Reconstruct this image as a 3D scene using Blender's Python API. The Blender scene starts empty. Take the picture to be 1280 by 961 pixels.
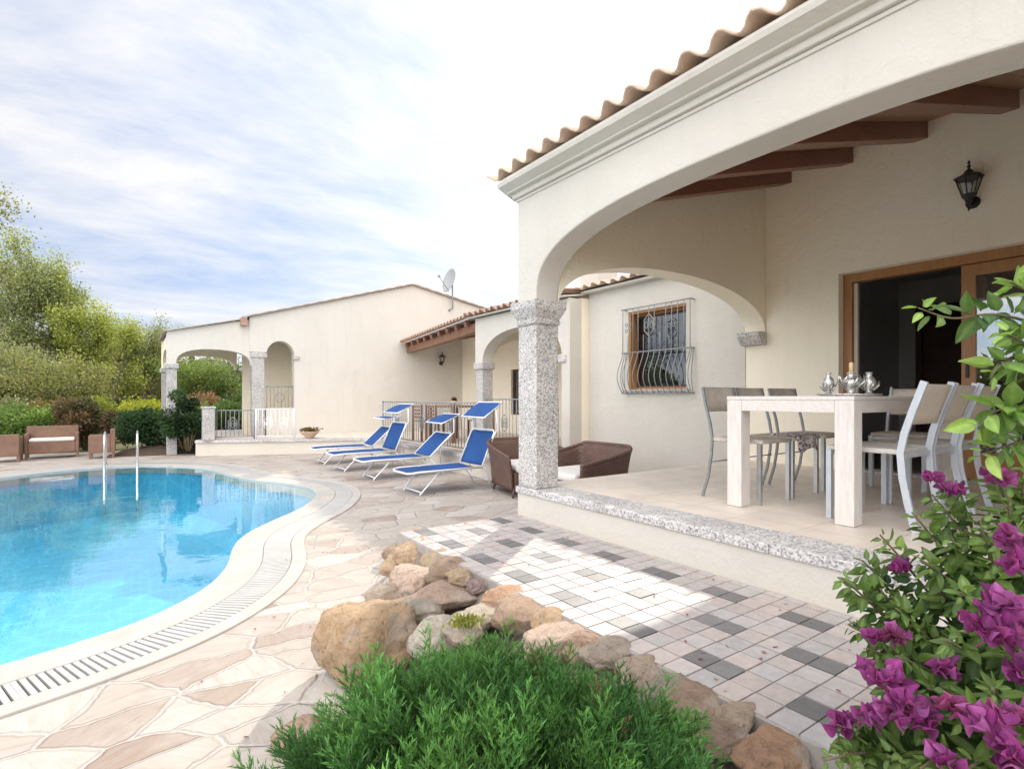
import bpy, bmesh, math, random
import numpy as np
from math import sin, cos, pi, radians, sqrt, atan2
from mathutils import Vector, Matrix, noise
from mathutils.geometry import tessellate_polygon

random.seed(7); RNG = np.random.default_rng(7)
scene = bpy.context.scene
COL = scene.collection
F, CX, HZ = 680.0, 640.0, 497.0          # focal length in photo pixels, centre column, horizon row
S35, C35 = sin(radians(35)), cos(radians(35))

def at(px, d, z=0.0):                      # a point at depth d seen in column px, height z
    r = (px-CX)/F*d
    return Vector((d*S35+r*C35, d*C35-r*S35, z))
def gp(px, py, z=0.0):                     # point on the level z under pixel (px,py)
    return at(px, F*(1.0-z)/(py-HZ), z)
def sp(px, py, d):                         # point at depth d under pixel
    return at(px, d, 1.0+(HZ-py)/F*d)

# ------------------------------------------------------------------ materials
def new_mat(name):
    m = bpy.data.materials.new(name); m.use_nodes = True
    nt = m.node_tree; nt.nodes.clear()
    out = nt.nodes.new('ShaderNodeOutputMaterial')
    b = nt.nodes.new('ShaderNodeBsdfPrincipled')
    nt.links.new(b.outputs[0], out.inputs[0])
    return m, nt, b, out
def N(nt, t, **kw):
    n = nt.nodes.new(t)
    for k, v in kw.items():
        if k in n.inputs.keys() if hasattr(n.inputs, 'keys') else False: n.inputs[k].default_value = v
        else: setattr(n, k, v)
    return n
def L(nt, a, b): nt.links.new(a, b)
def rgba(c): return (c[0], c[1], c[2], 1.0)
def ramp(nt, fac, stops, interp='LINEAR'):
    r = nt.nodes.new('ShaderNodeValToRGB'); r.color_ramp.interpolation = interp
    e = r.color_ramp.elements
    while len(e) > 1: e.remove(e[-1])
    e[0].position = stops[0][0]; e[0].color = rgba(stops[0][1])
    for p, c in stops[1:]:
        k = e.new(p); k.color = rgba(c)
    L(nt, fac, r.inputs[0]); return r.outputs[0]
def noise_n(nt, co, scale, detail=5, rough=.55, dist=0):
    n = nt.nodes.new('ShaderNodeTexNoise'); n.inputs['Scale'].default_value = scale
    n.inputs['Detail'].default_value = detail; n.inputs['Roughness'].default_value = rough
    n.inputs['Distortion'].default_value = dist
    L(nt, co, n.inputs['Vector']); return n
def mixc(nt, f, a, b, mode='MIX'):
    m = nt.nodes.new('ShaderNodeMix'); m.data_type = 'RGBA'; m.blend_type = mode
    for v, i in ((f, 0), (a, 6), (b, 7)):
        if hasattr(v, 'is_linked') or hasattr(v, 'links'): L(nt, v, m.inputs[i])
        else: m.inputs[i].default_value = rgba(v) if isinstance(v, (tuple, list)) else v
    return m.outputs[2]
def math_n(nt, op, a, b=None, c=None):
    m = nt.nodes.new('ShaderNodeMath'); m.operation = op
    for i, v in enumerate((a, b, c)):
        if v is None: continue
        if hasattr(v, 'links'): L(nt, v, m.inputs[i])
        else: m.inputs[i].default_value = v
    return m.outputs[0]
def bump(nt, b, h, strength=.3, dist=.01):
    n = nt.nodes.new('ShaderNodeBump'); n.inputs['Strength'].default_value = strength
    n.inputs['Distance'].default_value = dist
    L(nt, h, n.inputs['Height']); L(nt, n.outputs[0], b.inputs['Normal'])
def coord(nt, kind='Object', scale=None, rot=None):
    t = nt.nodes.new('ShaderNodeTexCoord'); o = t.outputs[kind]
    if scale or rot:
        mp = nt.nodes.new('ShaderNodeMapping')
        if scale: mp.inputs['Scale'].default_value = scale
        if rot: mp.inputs['Rotation'].default_value = rot
        L(nt, o, mp.inputs[0]); o = mp.outputs[0]
    return o
def mat(name, c1, c2=None, scale=4, rough=.6, bstr=0, bscale=60, metal=0, spec=.4, dirt=None, stretch=None, bdist=.004):
    m, nt, b, out = new_mat(name)
    co = coord(nt, scale=stretch)
    c2 = c2 or tuple(x*.85 for x in c1)
    n = noise_n(nt, co, scale, 6, .6)
    col = ramp(nt, n.outputs[0], [(.3, c1), (.7, c2)])
    if dirt:
        n2 = noise_n(nt, co, scale*.35, 4, .7)
        col = mixc(nt, ramp(nt, n2.outputs[0], [(.5, (0,0,0)), (.75, (.7,.7,.7))]), col, dirt)
    L(nt, col, b.inputs['Base Color'])
    b.inputs['Roughness'].default_value = rough; b.inputs['Metallic'].default_value = metal
    b.inputs['Specular IOR Level'].default_value = spec
    if bstr:
        n3 = noise_n(nt, co, bscale, 5, .6); bump(nt, b, n3.outputs[0], bstr, bdist)
    return m
def attr_mat(name, rough=.6, bstr=0, bscale=60, transl=0, spec=.3, var=.0, vscale=8, bdist=.004):
    m, nt, b, out = new_mat(name)
    a = nt.nodes.new('ShaderNodeAttribute'); a.attribute_name = 'Col'
    col = a.outputs[0]
    co = coord(nt)
    if var:
        n = noise_n(nt, co, vscale, 6, .65)
        k = ramp(nt, n.outputs[0], [(.25, (1-var,)*3), (.75, (1+var*.4,)*3)])
        col = mixc(nt, 1.0, col, k, 'MULTIPLY')
    L(nt, col, b.inputs['Base Color'])
    b.inputs['Roughness'].default_value = rough; b.inputs['Specular IOR Level'].default_value = spec
    if bstr:
        n3 = noise_n(nt, co, bscale, 5, .6); bump(nt, b, n3.outputs[0], bstr, bdist)
    if transl:
        t = nt.nodes.new('ShaderNodeBsdfTranslucent'); mx = nt.nodes.new('ShaderNodeMixShader')
        br = mixc(nt, 1.0, col, (1.5, 1.5, .8), 'MULTIPLY')
        L(nt, br, t.inputs[0]); mx.inputs[0].default_value = transl
        L(nt, b.outputs[0], mx.inputs[1]); L(nt, t.outputs[0], mx.inputs[2]); L(nt, mx.outputs[0], out.inputs[0])
    return m

def granite(name, tint=(1,1,1), dark=.12):
    m, nt, b, out = new_mat(name)
    co = coord(nt)
    v = nt.nodes.new('ShaderNodeTexVoronoi'); v.inputs['Scale'].default_value = 95; L(nt, co, v.inputs['Vector'])
    sepc = nt.nodes.new('ShaderNodeSeparateColor'); L(nt, v.outputs['Color'], sepc.inputs[0])
    n = noise_n(nt, co, 260, 3, .7)
    k = math_n(nt, 'ADD', math_n(nt, 'MULTIPLY', sepc.outputs[0], .65), math_n(nt, 'MULTIPLY', n.outputs[0], .5))
    def t(a, bb, c): return (a*tint[0], bb*tint[1], c*tint[2])
    col = ramp(nt, k, [(.2, t(dark, dark, dark)), (.36, t(.33, .32, .31)), (.55, t(.5, .47, .44)), (.85, t(.66, .63, .59))])
    n2 = noise_n(nt, co, 3, 4, .6)
    col = mixc(nt, 1.0, col, ramp(nt, n2.outputs[0], [(.3, (.82,.82,.82)), (.7, (1.05,1.05,1.05))]), 'MULTIPLY')
    L(nt, col, b.inputs['Base Color']); b.inputs['Roughness'].default_value = .75
    bump(nt, b, n.outputs[0], .35, .003)
    return m

def plaster(name, c1, c2, grime=(.5,.46,.38), amt=.28):
    m, nt, b, out = new_mat(name)
    co = coord(nt)
    n = noise_n(nt, co, 1.3, 7, .62)
    col = ramp(nt, n.outputs[0], [(.3, c1), (.7, c2)])
    st = coord(nt, scale=(1.5, 1.5, .25))
    n2 = noise_n(nt, st, 2.2, 6, .7)
    col = mixc(nt, ramp(nt, n2.outputs[0], [(.55, (0,0,0)), (.85, (amt,amt,amt))]), col, grime)
    g = nt.nodes.new('ShaderNodeNewGeometry')                    # damp band low on the wall
    sx = nt.nodes.new('ShaderNodeSeparateXYZ'); L(nt, g.outputs['Position'], sx.inputs[0])
    zz = math_n(nt, 'ADD', sx.outputs[2], math_n(nt, 'MULTIPLY', math_n(nt, 'SUBTRACT', n.outputs[0], .5), .35))
    low = ramp(nt, zz, [(0.0, (.32,.32,.32)), (.10, (0,0,0))])
    col = mixc(nt, low, col, (.55,.49,.38))
    L(nt, col, b.inputs['Base Color']); b.inputs['Roughness'].default_value = .88
    b.inputs['Specular IOR Level'].default_value = .2
    n3 = noise_n(nt, co, 55, 6, .7)
    n4 = noise_n(nt, co, 5, 3, .5)
    n5 = noise_n(nt, co, 14, 5, .65, 1.2)
    h = math_n(nt, 'ADD', n3.outputs[0], math_n(nt, 'MULTIPLY', n4.outputs[0], 3.0))
    h = math_n(nt, 'ADD', h, math_n(nt, 'MULTIPLY', n5.outputs[0], 1.6))
    bump(nt, b, h, .38, .009)
    sk = noise_n(nt, coord(nt, scale=(9, 9, .35)), 1.6, 5, .65)           # rain streaks
    col = mixc(nt, ramp(nt, sk.outputs[0], [(.56, (0,0,0)), (.78, (amt,amt,amt))]), col, grime)
    L(nt, col, b.inputs['Base Color'])
    return m

MT = {}
MT['plaster'] = plaster('plaster_white', (.63,.592,.525), (.575,.54,.475))
MT['plaster_warm'] = plaster('plaster_cream', (.93,.855,.70), (.89,.81,.65), amt=.14)
MT['plaster_far'] = plaster('plaster_far', (.68,.64,.57), (.64,.60,.53))
MT['granite'] = granite('granite')
MT['granite_edge'] = granite('granite_edge', (1.05,1.06,1.08), .16)
MT['terracotta'] = mat('terracotta', (.70,.52,.39), (.54,.38,.28), 9, .85, .4, 40, dirt=(.62,.55,.46))
MT['tile_pale'] = mat('weathered_tile', (.50,.44,.38), (.40,.34,.29), 9, .9, .3, 40)
MT['terracotta_far'] = mat('terracotta_far', (.46,.29,.21), (.34,.22,.16), 9, .85, .3, 40)
MT['mahogany'] = mat('mahogany', (.28,.12,.085), (.18,.08,.055), 6, .45, .2, 30, stretch=(1,6,6))
MT['board'] = mat('ceiling_boards', (.42,.27,.17), (.30,.18,.11), 5, .55, .2, 30, stretch=(.6,8,8))
MT['wood_door'] = mat('door_wood', (.42,.21,.085), (.31,.15,.06), 5, .4, .15, 30, stretch=(6,6,.6))
MT['wood_dark'] = mat('dark_wood', (.10,.045,.03), (.06,.03,.02), 6, .5)
MT['wood_teak'] = mat('teak', (.26,.13,.07), (.18,.09,.05), 8, .6)
MT['wood_white'] = mat('limed_wood', (.74,.70,.65), (.62,.57,.52), 9, .55, .25, 50, stretch=(5,5,.8), dirt=(.66,.58,.52))
MT['wood_white_x'] = mat('limed_wood_top', (.74,.70,.65), (.62,.57,.52), 9, .55, .25, 50, stretch=(.8,5,5), dirt=(.66,.58,.52))
MT['steel'] = mat('brushed_steel', (.62,.63,.64), (.5,.51,.52), 20, .35, metal=.8)
MT['steel_grey'] = mat('grey_tube', (.30,.31,.31), (.22,.23,.23), 20, .45, metal=.5)
MT['paint_white'] = mat('white_metal', (.78,.79,.79), (.70,.71,.71), 15, .4)
MT['paint_silver'] = mat('silver_paint', (.56,.59,.63), (.48,.51,.55), 15, .38, metal=.25)
MT['paint_grey'] = mat('grey_iron', (.30,.31,.31), (.22,.23,.23), 15, .5)
MT['black_iron'] = mat('black_iron', (.018,.018,.02), (.03,.03,.032), 15, .45, .3, 80)
MT['chrome'] = mat('chrome', (.8,.8,.8), (.7,.7,.7), 5, .12, metal=1)
MT['silver'] = mat('silver_ornament', (.75,.74,.70), (.45,.43,.4), 60, .25, .6, 120, metal=.8)
MT['cushion'] = mat('cushion_cloth', (.74,.71,.66), (.66,.63,.58), 8, .9, .3, 120)
MT['wax'] = mat('candle_wax', (.72,.52,.28), (.66,.47,.25), 8, .5)
MT['interior'] = mat('interior_wall', (.62,.61,.60), (.56,.55,.54), 2, .9)
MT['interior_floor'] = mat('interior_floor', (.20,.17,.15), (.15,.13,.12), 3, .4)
MT['bark'] = mat('bark', (.22,.17,.12), (.11,.085,.06), 8, .95, .8, 25, bdist=.03)
MT['twig'] = mat('twig_bark', (.16,.13,.07), (.10,.08,.045), 20, .9, .5, 90)
MT['soil'] = mat('soil', (.12,.085,.06), (.07,.05,.035), 14, 1, 1, 40, bdist=.02)
MT['mortar'] = mat('mortar', (.30,.26,.21), (.19,.16,.13), 7, .95, .9, 45, bdist=.015, dirt=(.26,.22,.17))
MT['black'] = mat('dark_gap', (.03,.03,.03), (.02,.02,.02), 5, .9)
MT['dish'] = mat('dish_paint', (.36,.37,.37), (.30,.31,.31), 6, .5)
MT['leaf'] = attr_mat('leaves', .5, transl=.35, spec=.35)
MT['leafy_gloss'] = attr_mat('glossy_leaves', .45, .3, 300, transl=.30, spec=.4, var=.25, vscale=60)
MT['bract'] = attr_mat('paper_bracts', .6, .4, 250, var=.25, vscale=90, transl=.35, spec=.2)
MT['needle'] = attr_mat('juniper_needles', .55, transl=.22, spec=.25)
MT['rock'] = None
MT['dusk'] = mat('unlit_tone', (.055,.06,.07), (.04,.045,.05), 5, .9)

def wicker(name, c1, c2):
    m, nt, b, out = new_mat(name)
    co = coord(nt)
    def wave(dirn, s):
        w = nt.nodes.new('ShaderNodeTexWave'); w.bands_direction = dirn
        w.inputs['Scale'].default_value = s; w.inputs['Distortion'].default_value = .6; w.inputs['Detail'].default_value = 1
        L(nt, co, w.inputs['Vector']); return w.outputs['Fac']
    a = wave('Z', 17); d = wave('DIAGONAL', 14)
    h = math_n(nt, 'MULTIPLY', a, d)
    n = noise_n(nt, co, 9, 4, .6)
    col = mixc(nt, h, c2, c1)
    col = mixc(nt, 1.0, col, ramp(nt, n.outputs[0], [(.3, (.75,.75,.75)), (.7, (1.1,1.1,1.1))]), 'MULTIPLY')
    L(nt, col, b.inputs['Base Color']); b.inputs['Roughness'].default_value = .55
    bump(nt, b, h, .6, .006); return m
MT['wicker_dark'] = wicker('dark_wicker', (.22,.125,.09), (.10,.055,.042))
MT['wicker'] = wicker('brown_wicker', (.32,.18,.115), (.20,.11,.07))
MT['weave'] = wicker('taupe_weave', (.72,.65,.55), (.55,.49,.41))
MT['weave_pale'] = mat('beige_sling', (.66,.58,.48), (.58,.51,.42), 30, .8, .3, 200)
MT['weave_seat'] = mat('pale_seat', (.60,.57,.52), (.5,.48,.44), 30, .75, .3, 150)

def blue_cloth():
    m, nt, b, out = new_mat('blue_sling')
    co = coord(nt); n = noise_n(nt, co, 3, 4, .6)
    col = ramp(nt, n.outputs[0], [(.3, (.012,.072,.25)), (.7, (.018,.098,.32))])
    L(nt, col, b.inputs['Base Color']); b.inputs['Roughness'].default_value = .7
    n3 = noise_n(nt, co, 220, 2, .5); bump(nt, b, n3.outputs[0], .3, .003)
    t = nt.nodes.new('ShaderNodeBsdfTranslucent'); mx = nt.nodes.new('ShaderNodeMixShader')
    t.inputs[0].default_value = (.03,.14,.5,1); mx.inputs[0].default_value = .25
    L(nt, b.outputs[0], mx.inputs[1]); L(nt, t.outputs[0], mx.inputs[2]); L(nt, mx.outputs[0], out.inputs[0])
    return m
MT['blue'] = blue_cloth()

def pattern_cloth():
    m, nt, b, out = new_mat('floral_cloth')
    co = coord(nt); v = nt.nodes.new('ShaderNodeTexVoronoi'); v.inputs['Scale'].default_value = 45
    L(nt, co, v.inputs['Vector'])
    col = ramp(nt, v.outputs['Distance'], [(.0, (.08,.02,.06)), (.35, (.20,.08,.16)), (.5, (.65,.6,.62)), (.8, (.75,.72,.7))])
    L(nt, col, b.inputs['Base Color']); b.inputs['Roughness'].default_value = .9; return m
MT['floral'] = pattern_cloth()

def crazy_paving():
    m, nt, b, out = new_mat('crazy_paving')
    co = coord(nt)
    nd = noise_n(nt, co, 1.1, 3, .5)
    nd2 = noise_n(nt, co, 6, 3, .6)
    ad = nt.nodes.new('ShaderNodeVectorMath'); ad.operation = 'MULTIPLY_ADD'
    L(nt, nd.outputs['Color'], ad.inputs[0]); ad.inputs[1].default_value = (.30,.30,0); L(nt, co, ad.inputs[2])
    ad2 = nt.nodes.new('ShaderNodeVectorMath'); ad2.operation = 'MULTIPLY_ADD'
    L(nt, nd2.outputs['Color'], ad2.inputs[0]); ad2.inputs[1].default_value = (.07,.07,0); L(nt, ad.outputs[0], ad2.inputs[2])
    mp = nt.nodes.new('ShaderNodeMapping'); mp.inputs['Rotation'].default_value = (0,0,radians(35))
    mp.inputs['Scale'].default_value = (1.0, 1.55, 0)
    L(nt, ad2.outputs[0], mp.inputs[0])
    SC = 2.9
    v = nt.nodes.new('ShaderNodeTexVoronoi'); v.voronoi_dimensions = '2D'; v.inputs['Scale'].default_value = SC
    L(nt, mp.outputs[0], v.inputs['Vector'])
    e = nt.nodes.new('ShaderNodeTexVoronoi'); e.voronoi_dimensions = '2D'; e.feature = 'DISTANCE_TO_EDGE'; e.inputs['Scale'].default_value = SC
    L(nt, mp.outputs[0], e.inputs['Vector'])
    sc = nt.nodes.new('ShaderNodeSeparateColor'); L(nt, v.outputs['Color'], sc.inputs[0])
    base = ramp(nt, sc.outputs[0], [(0, (.52,.45,.38)), (.22, (.60,.53,.45)), (.45, (.55,.475,.40)), (.62, (.66,.61,.54)), (.82, (.50,.41,.335)), (.93, (.41,.30,.225)), (1, (.62,.55,.47))])
    st = nt.nodes.new('ShaderNodeMapping'); st.inputs['Scale'].default_value = (1.2, 6, 1)
    rt = nt.nodes.new('ShaderNodeVectorRotate'); rt.rotation_type = 'Z_AXIS'
    L(nt, co, rt.inputs['Vector']); L(nt, math_n(nt, 'MULTIPLY', sc.outputs[1], 6.3), rt.inputs['Angle'])
    L(nt, rt.outputs[0], st.inputs[0])
    grain = noise_n(nt, st.outputs[0], 4.5, 8, .68, .8)
    base = mixc(nt, 1.0, base, ramp(nt, grain.outputs[0], [(.28, (.80,.74,.68)), (.5, (.94,.92,.90)), (.75, (1.03,1.03,1.03))]), 'MULTIPLY')
    bl = noise_n(nt, co, 2.6, 5, .65)
    base = mixc(nt, ramp(nt, bl.outputs[0], [(.5, (0,0,0)), (.72, (.5,.5,.5))]), base, (.68,.62,.54))
    jn = noise_n(nt, co, 30, 4, .6)
    ed = math_n(nt, 'ADD', e.outputs['Distance'], math_n(nt, 'MULTIPLY', math_n(nt, 'SUBTRACT', jn.outputs[0], .5), .035))
    jm = ramp(nt, ed, [(.014, (1,1,1)), (.030, (0,0,0))])
    jc = ramp(nt, jn.outputs[0], [(.3, (.52,.46,.39)), (.7, (.66,.60,.52))])
    col = mixc(nt, jm, base, jc)
    L(nt, col, b.inputs['Base Color']); hs_ = nt.nodes.new('ShaderNodeHueSaturation'); hs_.inputs['Saturation'].default_value = .85; hs_.inputs['Value'].default_value = .77; L(nt, col, hs_.inputs['Color']); col = hs_.outputs[0]; L(nt, col, b.inputs['Base Color'])
    b.inputs['Roughness'].default_value = .72
    h = math_n(nt, 'ADD', math_n(nt, 'MULTIPLY', ramp(nt, ed, [(.02, (0,0,0)), (.06, (1,1,1))]), 1.0), math_n(nt, 'MULTIPLY', grain.outputs[0], .7))
    bump(nt, b, h, .8, .016); return m
MT['paving'] = crazy_paving()

def floor_tiles():
    m, nt, b, out = new_mat('porch_tiles')
    co = coord(nt)
    br = nt.nodes.new('ShaderNodeTexBrick'); br.offset = 0; br.inputs['Scale'].default_value = 1
    br.inputs['Brick Width'].default_value = .4; br.inputs['Row Height'].default_value = .4
    br.inputs['Mortar Size'].default_value = .004; br.inputs['Mortar Smooth'].default_value = .3
    br.inputs['Color1'].default_value = (.72,.64,.55,1); br.inputs['Color2'].default_value = (.76,.68,.59,1)
    br.inputs['Mortar'].default_value = (.56,.49,.41,1)
    L(nt, co, br.inputs['Vector'])
    n = noise_n(nt, co, 3.5, 6, .65)
    col = mixc(nt, 1.0, br.outputs['Color'], ramp(nt, n.outputs[0], [(.3, (.84,.82,.8)), (.7, (1.08,1.08,1.06))]), 'MULTIPLY')
    L(nt, col, b.inputs['Base Color']); b.inputs['Roughness'].default_value = .42
    bump(nt, b, math_n(nt, 'SUBTRACT', 1.0, br.outputs['Fac']), .3, .003); return m
MT['floor_tiles'] = floor_tiles()

def rock_mat():
    m, nt, b, out = new_mat('boulder')
    co = coord(nt)
    a = nt.nodes.new('ShaderNodeAttribute'); a.attribute_name = 'Col'
    n = noise_n(nt, co, 9, 8, .7, .4)
    k = ramp(nt, n.outputs[0], [(.30, (.50,.44,.40)), (.42, (.88,.84,.80)), (.52, (1.08,1.04,1.0)), (.60, (.86,.72,.58)), (.74, (1.35,1.38,1.38))])
    col = mixc(nt, 1.0, a.outputs[0], k, 'MULTIPLY')
    n2 = noise_n(nt, co, 4.5, 5, .6)
    col = mixc(nt, ramp(nt, n2.outputs[0], [(.52, (0,0,0)), (.62, (.75,.75,.75))]), col, (.58,.50,.42))
    n5 = noise_n(nt, co, 38, 5, .7)
    col = mixc(nt, ramp(nt, n5.outputs[0], [(.60, (0,0,0)), (.66, (.7,.7,.7))]), col, (.14,.115,.09))
    vr = nt.nodes.new('ShaderNodeTexVoronoi'); vr.feature = 'DISTANCE_TO_EDGE'; vr.inputs['Scale'].default_value = 7; L(nt, co, vr.inputs['Vector'])
    col = mixc(nt, ramp(nt, vr.outputs[0], [(.0, (.3,.3,.3)), (.018, (0,0,0))]), col, (.12,.09,.07))
    L(nt, col, b.inputs['Base Color']); b.inputs['Roughness'].default_value = .9
    n3 = noise_n(nt, co, 22, 9, .75)
    bump(nt, b, n3.outputs[0], 1.0, .05); return m
MT['rock'] = rock_mat()

def water_mat():
    m, nt, b, out = new_mat('pool_water')
    nt.nodes.remove(b)
    co = coord(nt)
    n = noise_n(nt, co, 2.2, 3, .5, .2)
    n2 = noise_n(nt, co, 9, 2, .5)
    h = math_n(nt, 'ADD', n.outputs[0], math_n(nt, 'MULTIPLY', n2.outputs[0], .15))
    bp = nt.nodes.new('ShaderNodeBump'); bp.inputs['Strength'].default_value = .16; bp.inputs['Distance'].default_value = .02
    L(nt, h, bp.inputs['Height'])
    g = nt.nodes.new('ShaderNodeBsdfGlossy'); g.inputs['Roughness'].default_value = .01
    g.inputs[0].default_value = (1,1,1,1)
    L(nt, bp.outputs[0], g.inputs['Normal'])
    t = nt.nodes.new('ShaderNodeBsdfTransparent'); t.inputs[0].default_value = (.76,.95,.99,1)
    f = nt.nodes.new('ShaderNodeLayerWeight'); f.inputs[0].default_value = .5; L(nt, bp.outputs[0], f.inputs['Normal'])
    fc = math_n(nt, 'MULTIPLY_ADD', math_n(nt, 'POWER', f.outputs['Facing'], 4.2), .9, .022)
    mx = nt.nodes.new('ShaderNodeMixShader'); L(nt, fc, mx.inputs[0]); L(nt, t.outputs[0], mx.inputs[1]); L(nt, g.outputs[0], mx.inputs[2])
    L(nt, mx.outputs[0], out.inputs[0]); return m
MT['water'] = water_mat()
def basin_mat():
    m, nt, b, out = new_mat('pool_lining')
    co = coord(nt)
    br = nt.nodes.new('ShaderNodeTexBrick'); br.offset = 0; br.inputs['Scale'].default_value = 1
    br.inputs['Brick Width'].default_value = .10; br.inputs['Row Height'].default_value = .10
    br.inputs['Mortar Size'].default_value = .005
    br.inputs['Color1'].default_value = (.095,.42,.60,1); br.inputs['Color2'].default_value = (.108,.455,.625,1)
    br.inputs['Mortar'].default_value = (.13,.49,.65,1); L(nt, co, br.inputs['Vector'])
    nd = noise_n(nt, co, 1.5, 3, .5)
    ad = nt.nodes.new('ShaderNodeVectorMath'); ad.operation = 'MULTIPLY_ADD'
    L(nt, nd.outputs['Color'], ad.inputs[0]); ad.inputs[1].default_value = (.5,.5,.5); L(nt, co, ad.inputs[2])
    n = noise_n(nt, co, .55, 3, .5)
    col = mixc(nt, 1.0, br.outputs['Color'], ramp(nt, n.outputs[0], [(.3, (.78,.88,.92)), (.7, (1.15,1.1,1.06))]), 'MULTIPLY')
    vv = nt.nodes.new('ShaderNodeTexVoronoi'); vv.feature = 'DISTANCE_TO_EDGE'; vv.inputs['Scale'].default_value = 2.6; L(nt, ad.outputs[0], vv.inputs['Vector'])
    col = mixc(nt, 1.0, col, ramp(nt, vv.outputs[0], [(.0, (1.30,1.18,1.12)), (.10, (1.02,1.0,1.0)), (.3, (.96,.98,.98))]), 'MULTIPLY')  # bright cell edges: rippled sunlight painted into the lining colour
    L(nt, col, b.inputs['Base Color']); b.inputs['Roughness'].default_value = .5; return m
MT['basin'] = basin_mat()
def glass_mat(name, tint, refl=.9, back=.35):
    m, nt, b, out = new_mat(name); nt.nodes.remove(b)
    g = nt.nodes.new('ShaderNodeBsdfGlossy'); g.inputs['Roughness'].default_value = .01; g.inputs[0].default_value = (.95,.97,1,1)
    t = nt.nodes.new('ShaderNodeBsdfTransparent'); t.inputs[0].default_value = rgba(tint)
    f = nt.nodes.new('ShaderNodeLayerWeight'); f.inputs[0].default_value = .5
    fc = math_n(nt, 'MULTIPLY_ADD', math_n(nt, 'POWER', f.outputs['Facing'], 4.0), .85, back)
    mx = nt.nodes.new('ShaderNodeMixShader'); L(nt, fc, mx.inputs[0]); L(nt, t.outputs[0], mx.inputs[1]); L(nt, g.outputs[0], mx.inputs[2])
    L(nt, mx.outputs[0], out.inputs[0]); return m
MT['glass'] = glass_mat('door_glass', (.6,.62,.62), back=.16)
MT['glass_clear'] = glass_mat('lantern_glass', (.85,.87,.87), back=.08)
MT['pane'] = glass_mat('window_pane', (.5,.53,.56), back=.10)
MT['tile_path'] = attr_mat('path_tiles', .55, .4, 60, spec=.45, var=.22, vscale=22)
MT['grass'] = mat('garden_ground', (.13,.15,.055), (.20,.17,.09), 1.4, 1, .8, 14, bdist=.05)

# ------------------------------------------------------------------ object helpers
def tag(o, label=None, cat=None, group=None, kind=None):
    if label: o['label'] = label
    if cat: o['category'] = cat
    if group: o['group'] = group
    if kind: o['kind'] = kind
    return o
def thing(name, label, cat, loc=(0,0,0), rz=0, group=None):
    o = bpy.data.objects.new(name, None); COL.objects.link(o)
    o.empty_display_size = .1; o.location = loc; o.rotation_euler = (0,0,rz)
    return tag(o, label, cat, group)
def origin_of(p):
    v = Vector((0,0,0))
    while p: v += p.location; p = p.parent
    return v
def link_mesh(name, me, m, parent=None, origin=None):
    o = bpy.data.objects.new(name, me); COL.objects.link(o)
    if m: me.materials.append(m)
    if parent:
        o.parent = parent
        off = origin_of(parent)
    elif origin is not None:
        off = Vector(origin); o.location = off
    else: off = Vector((0,0,0))
    if off.length > 0: me.transform(Matrix.Translation(-off))
    return o

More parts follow.
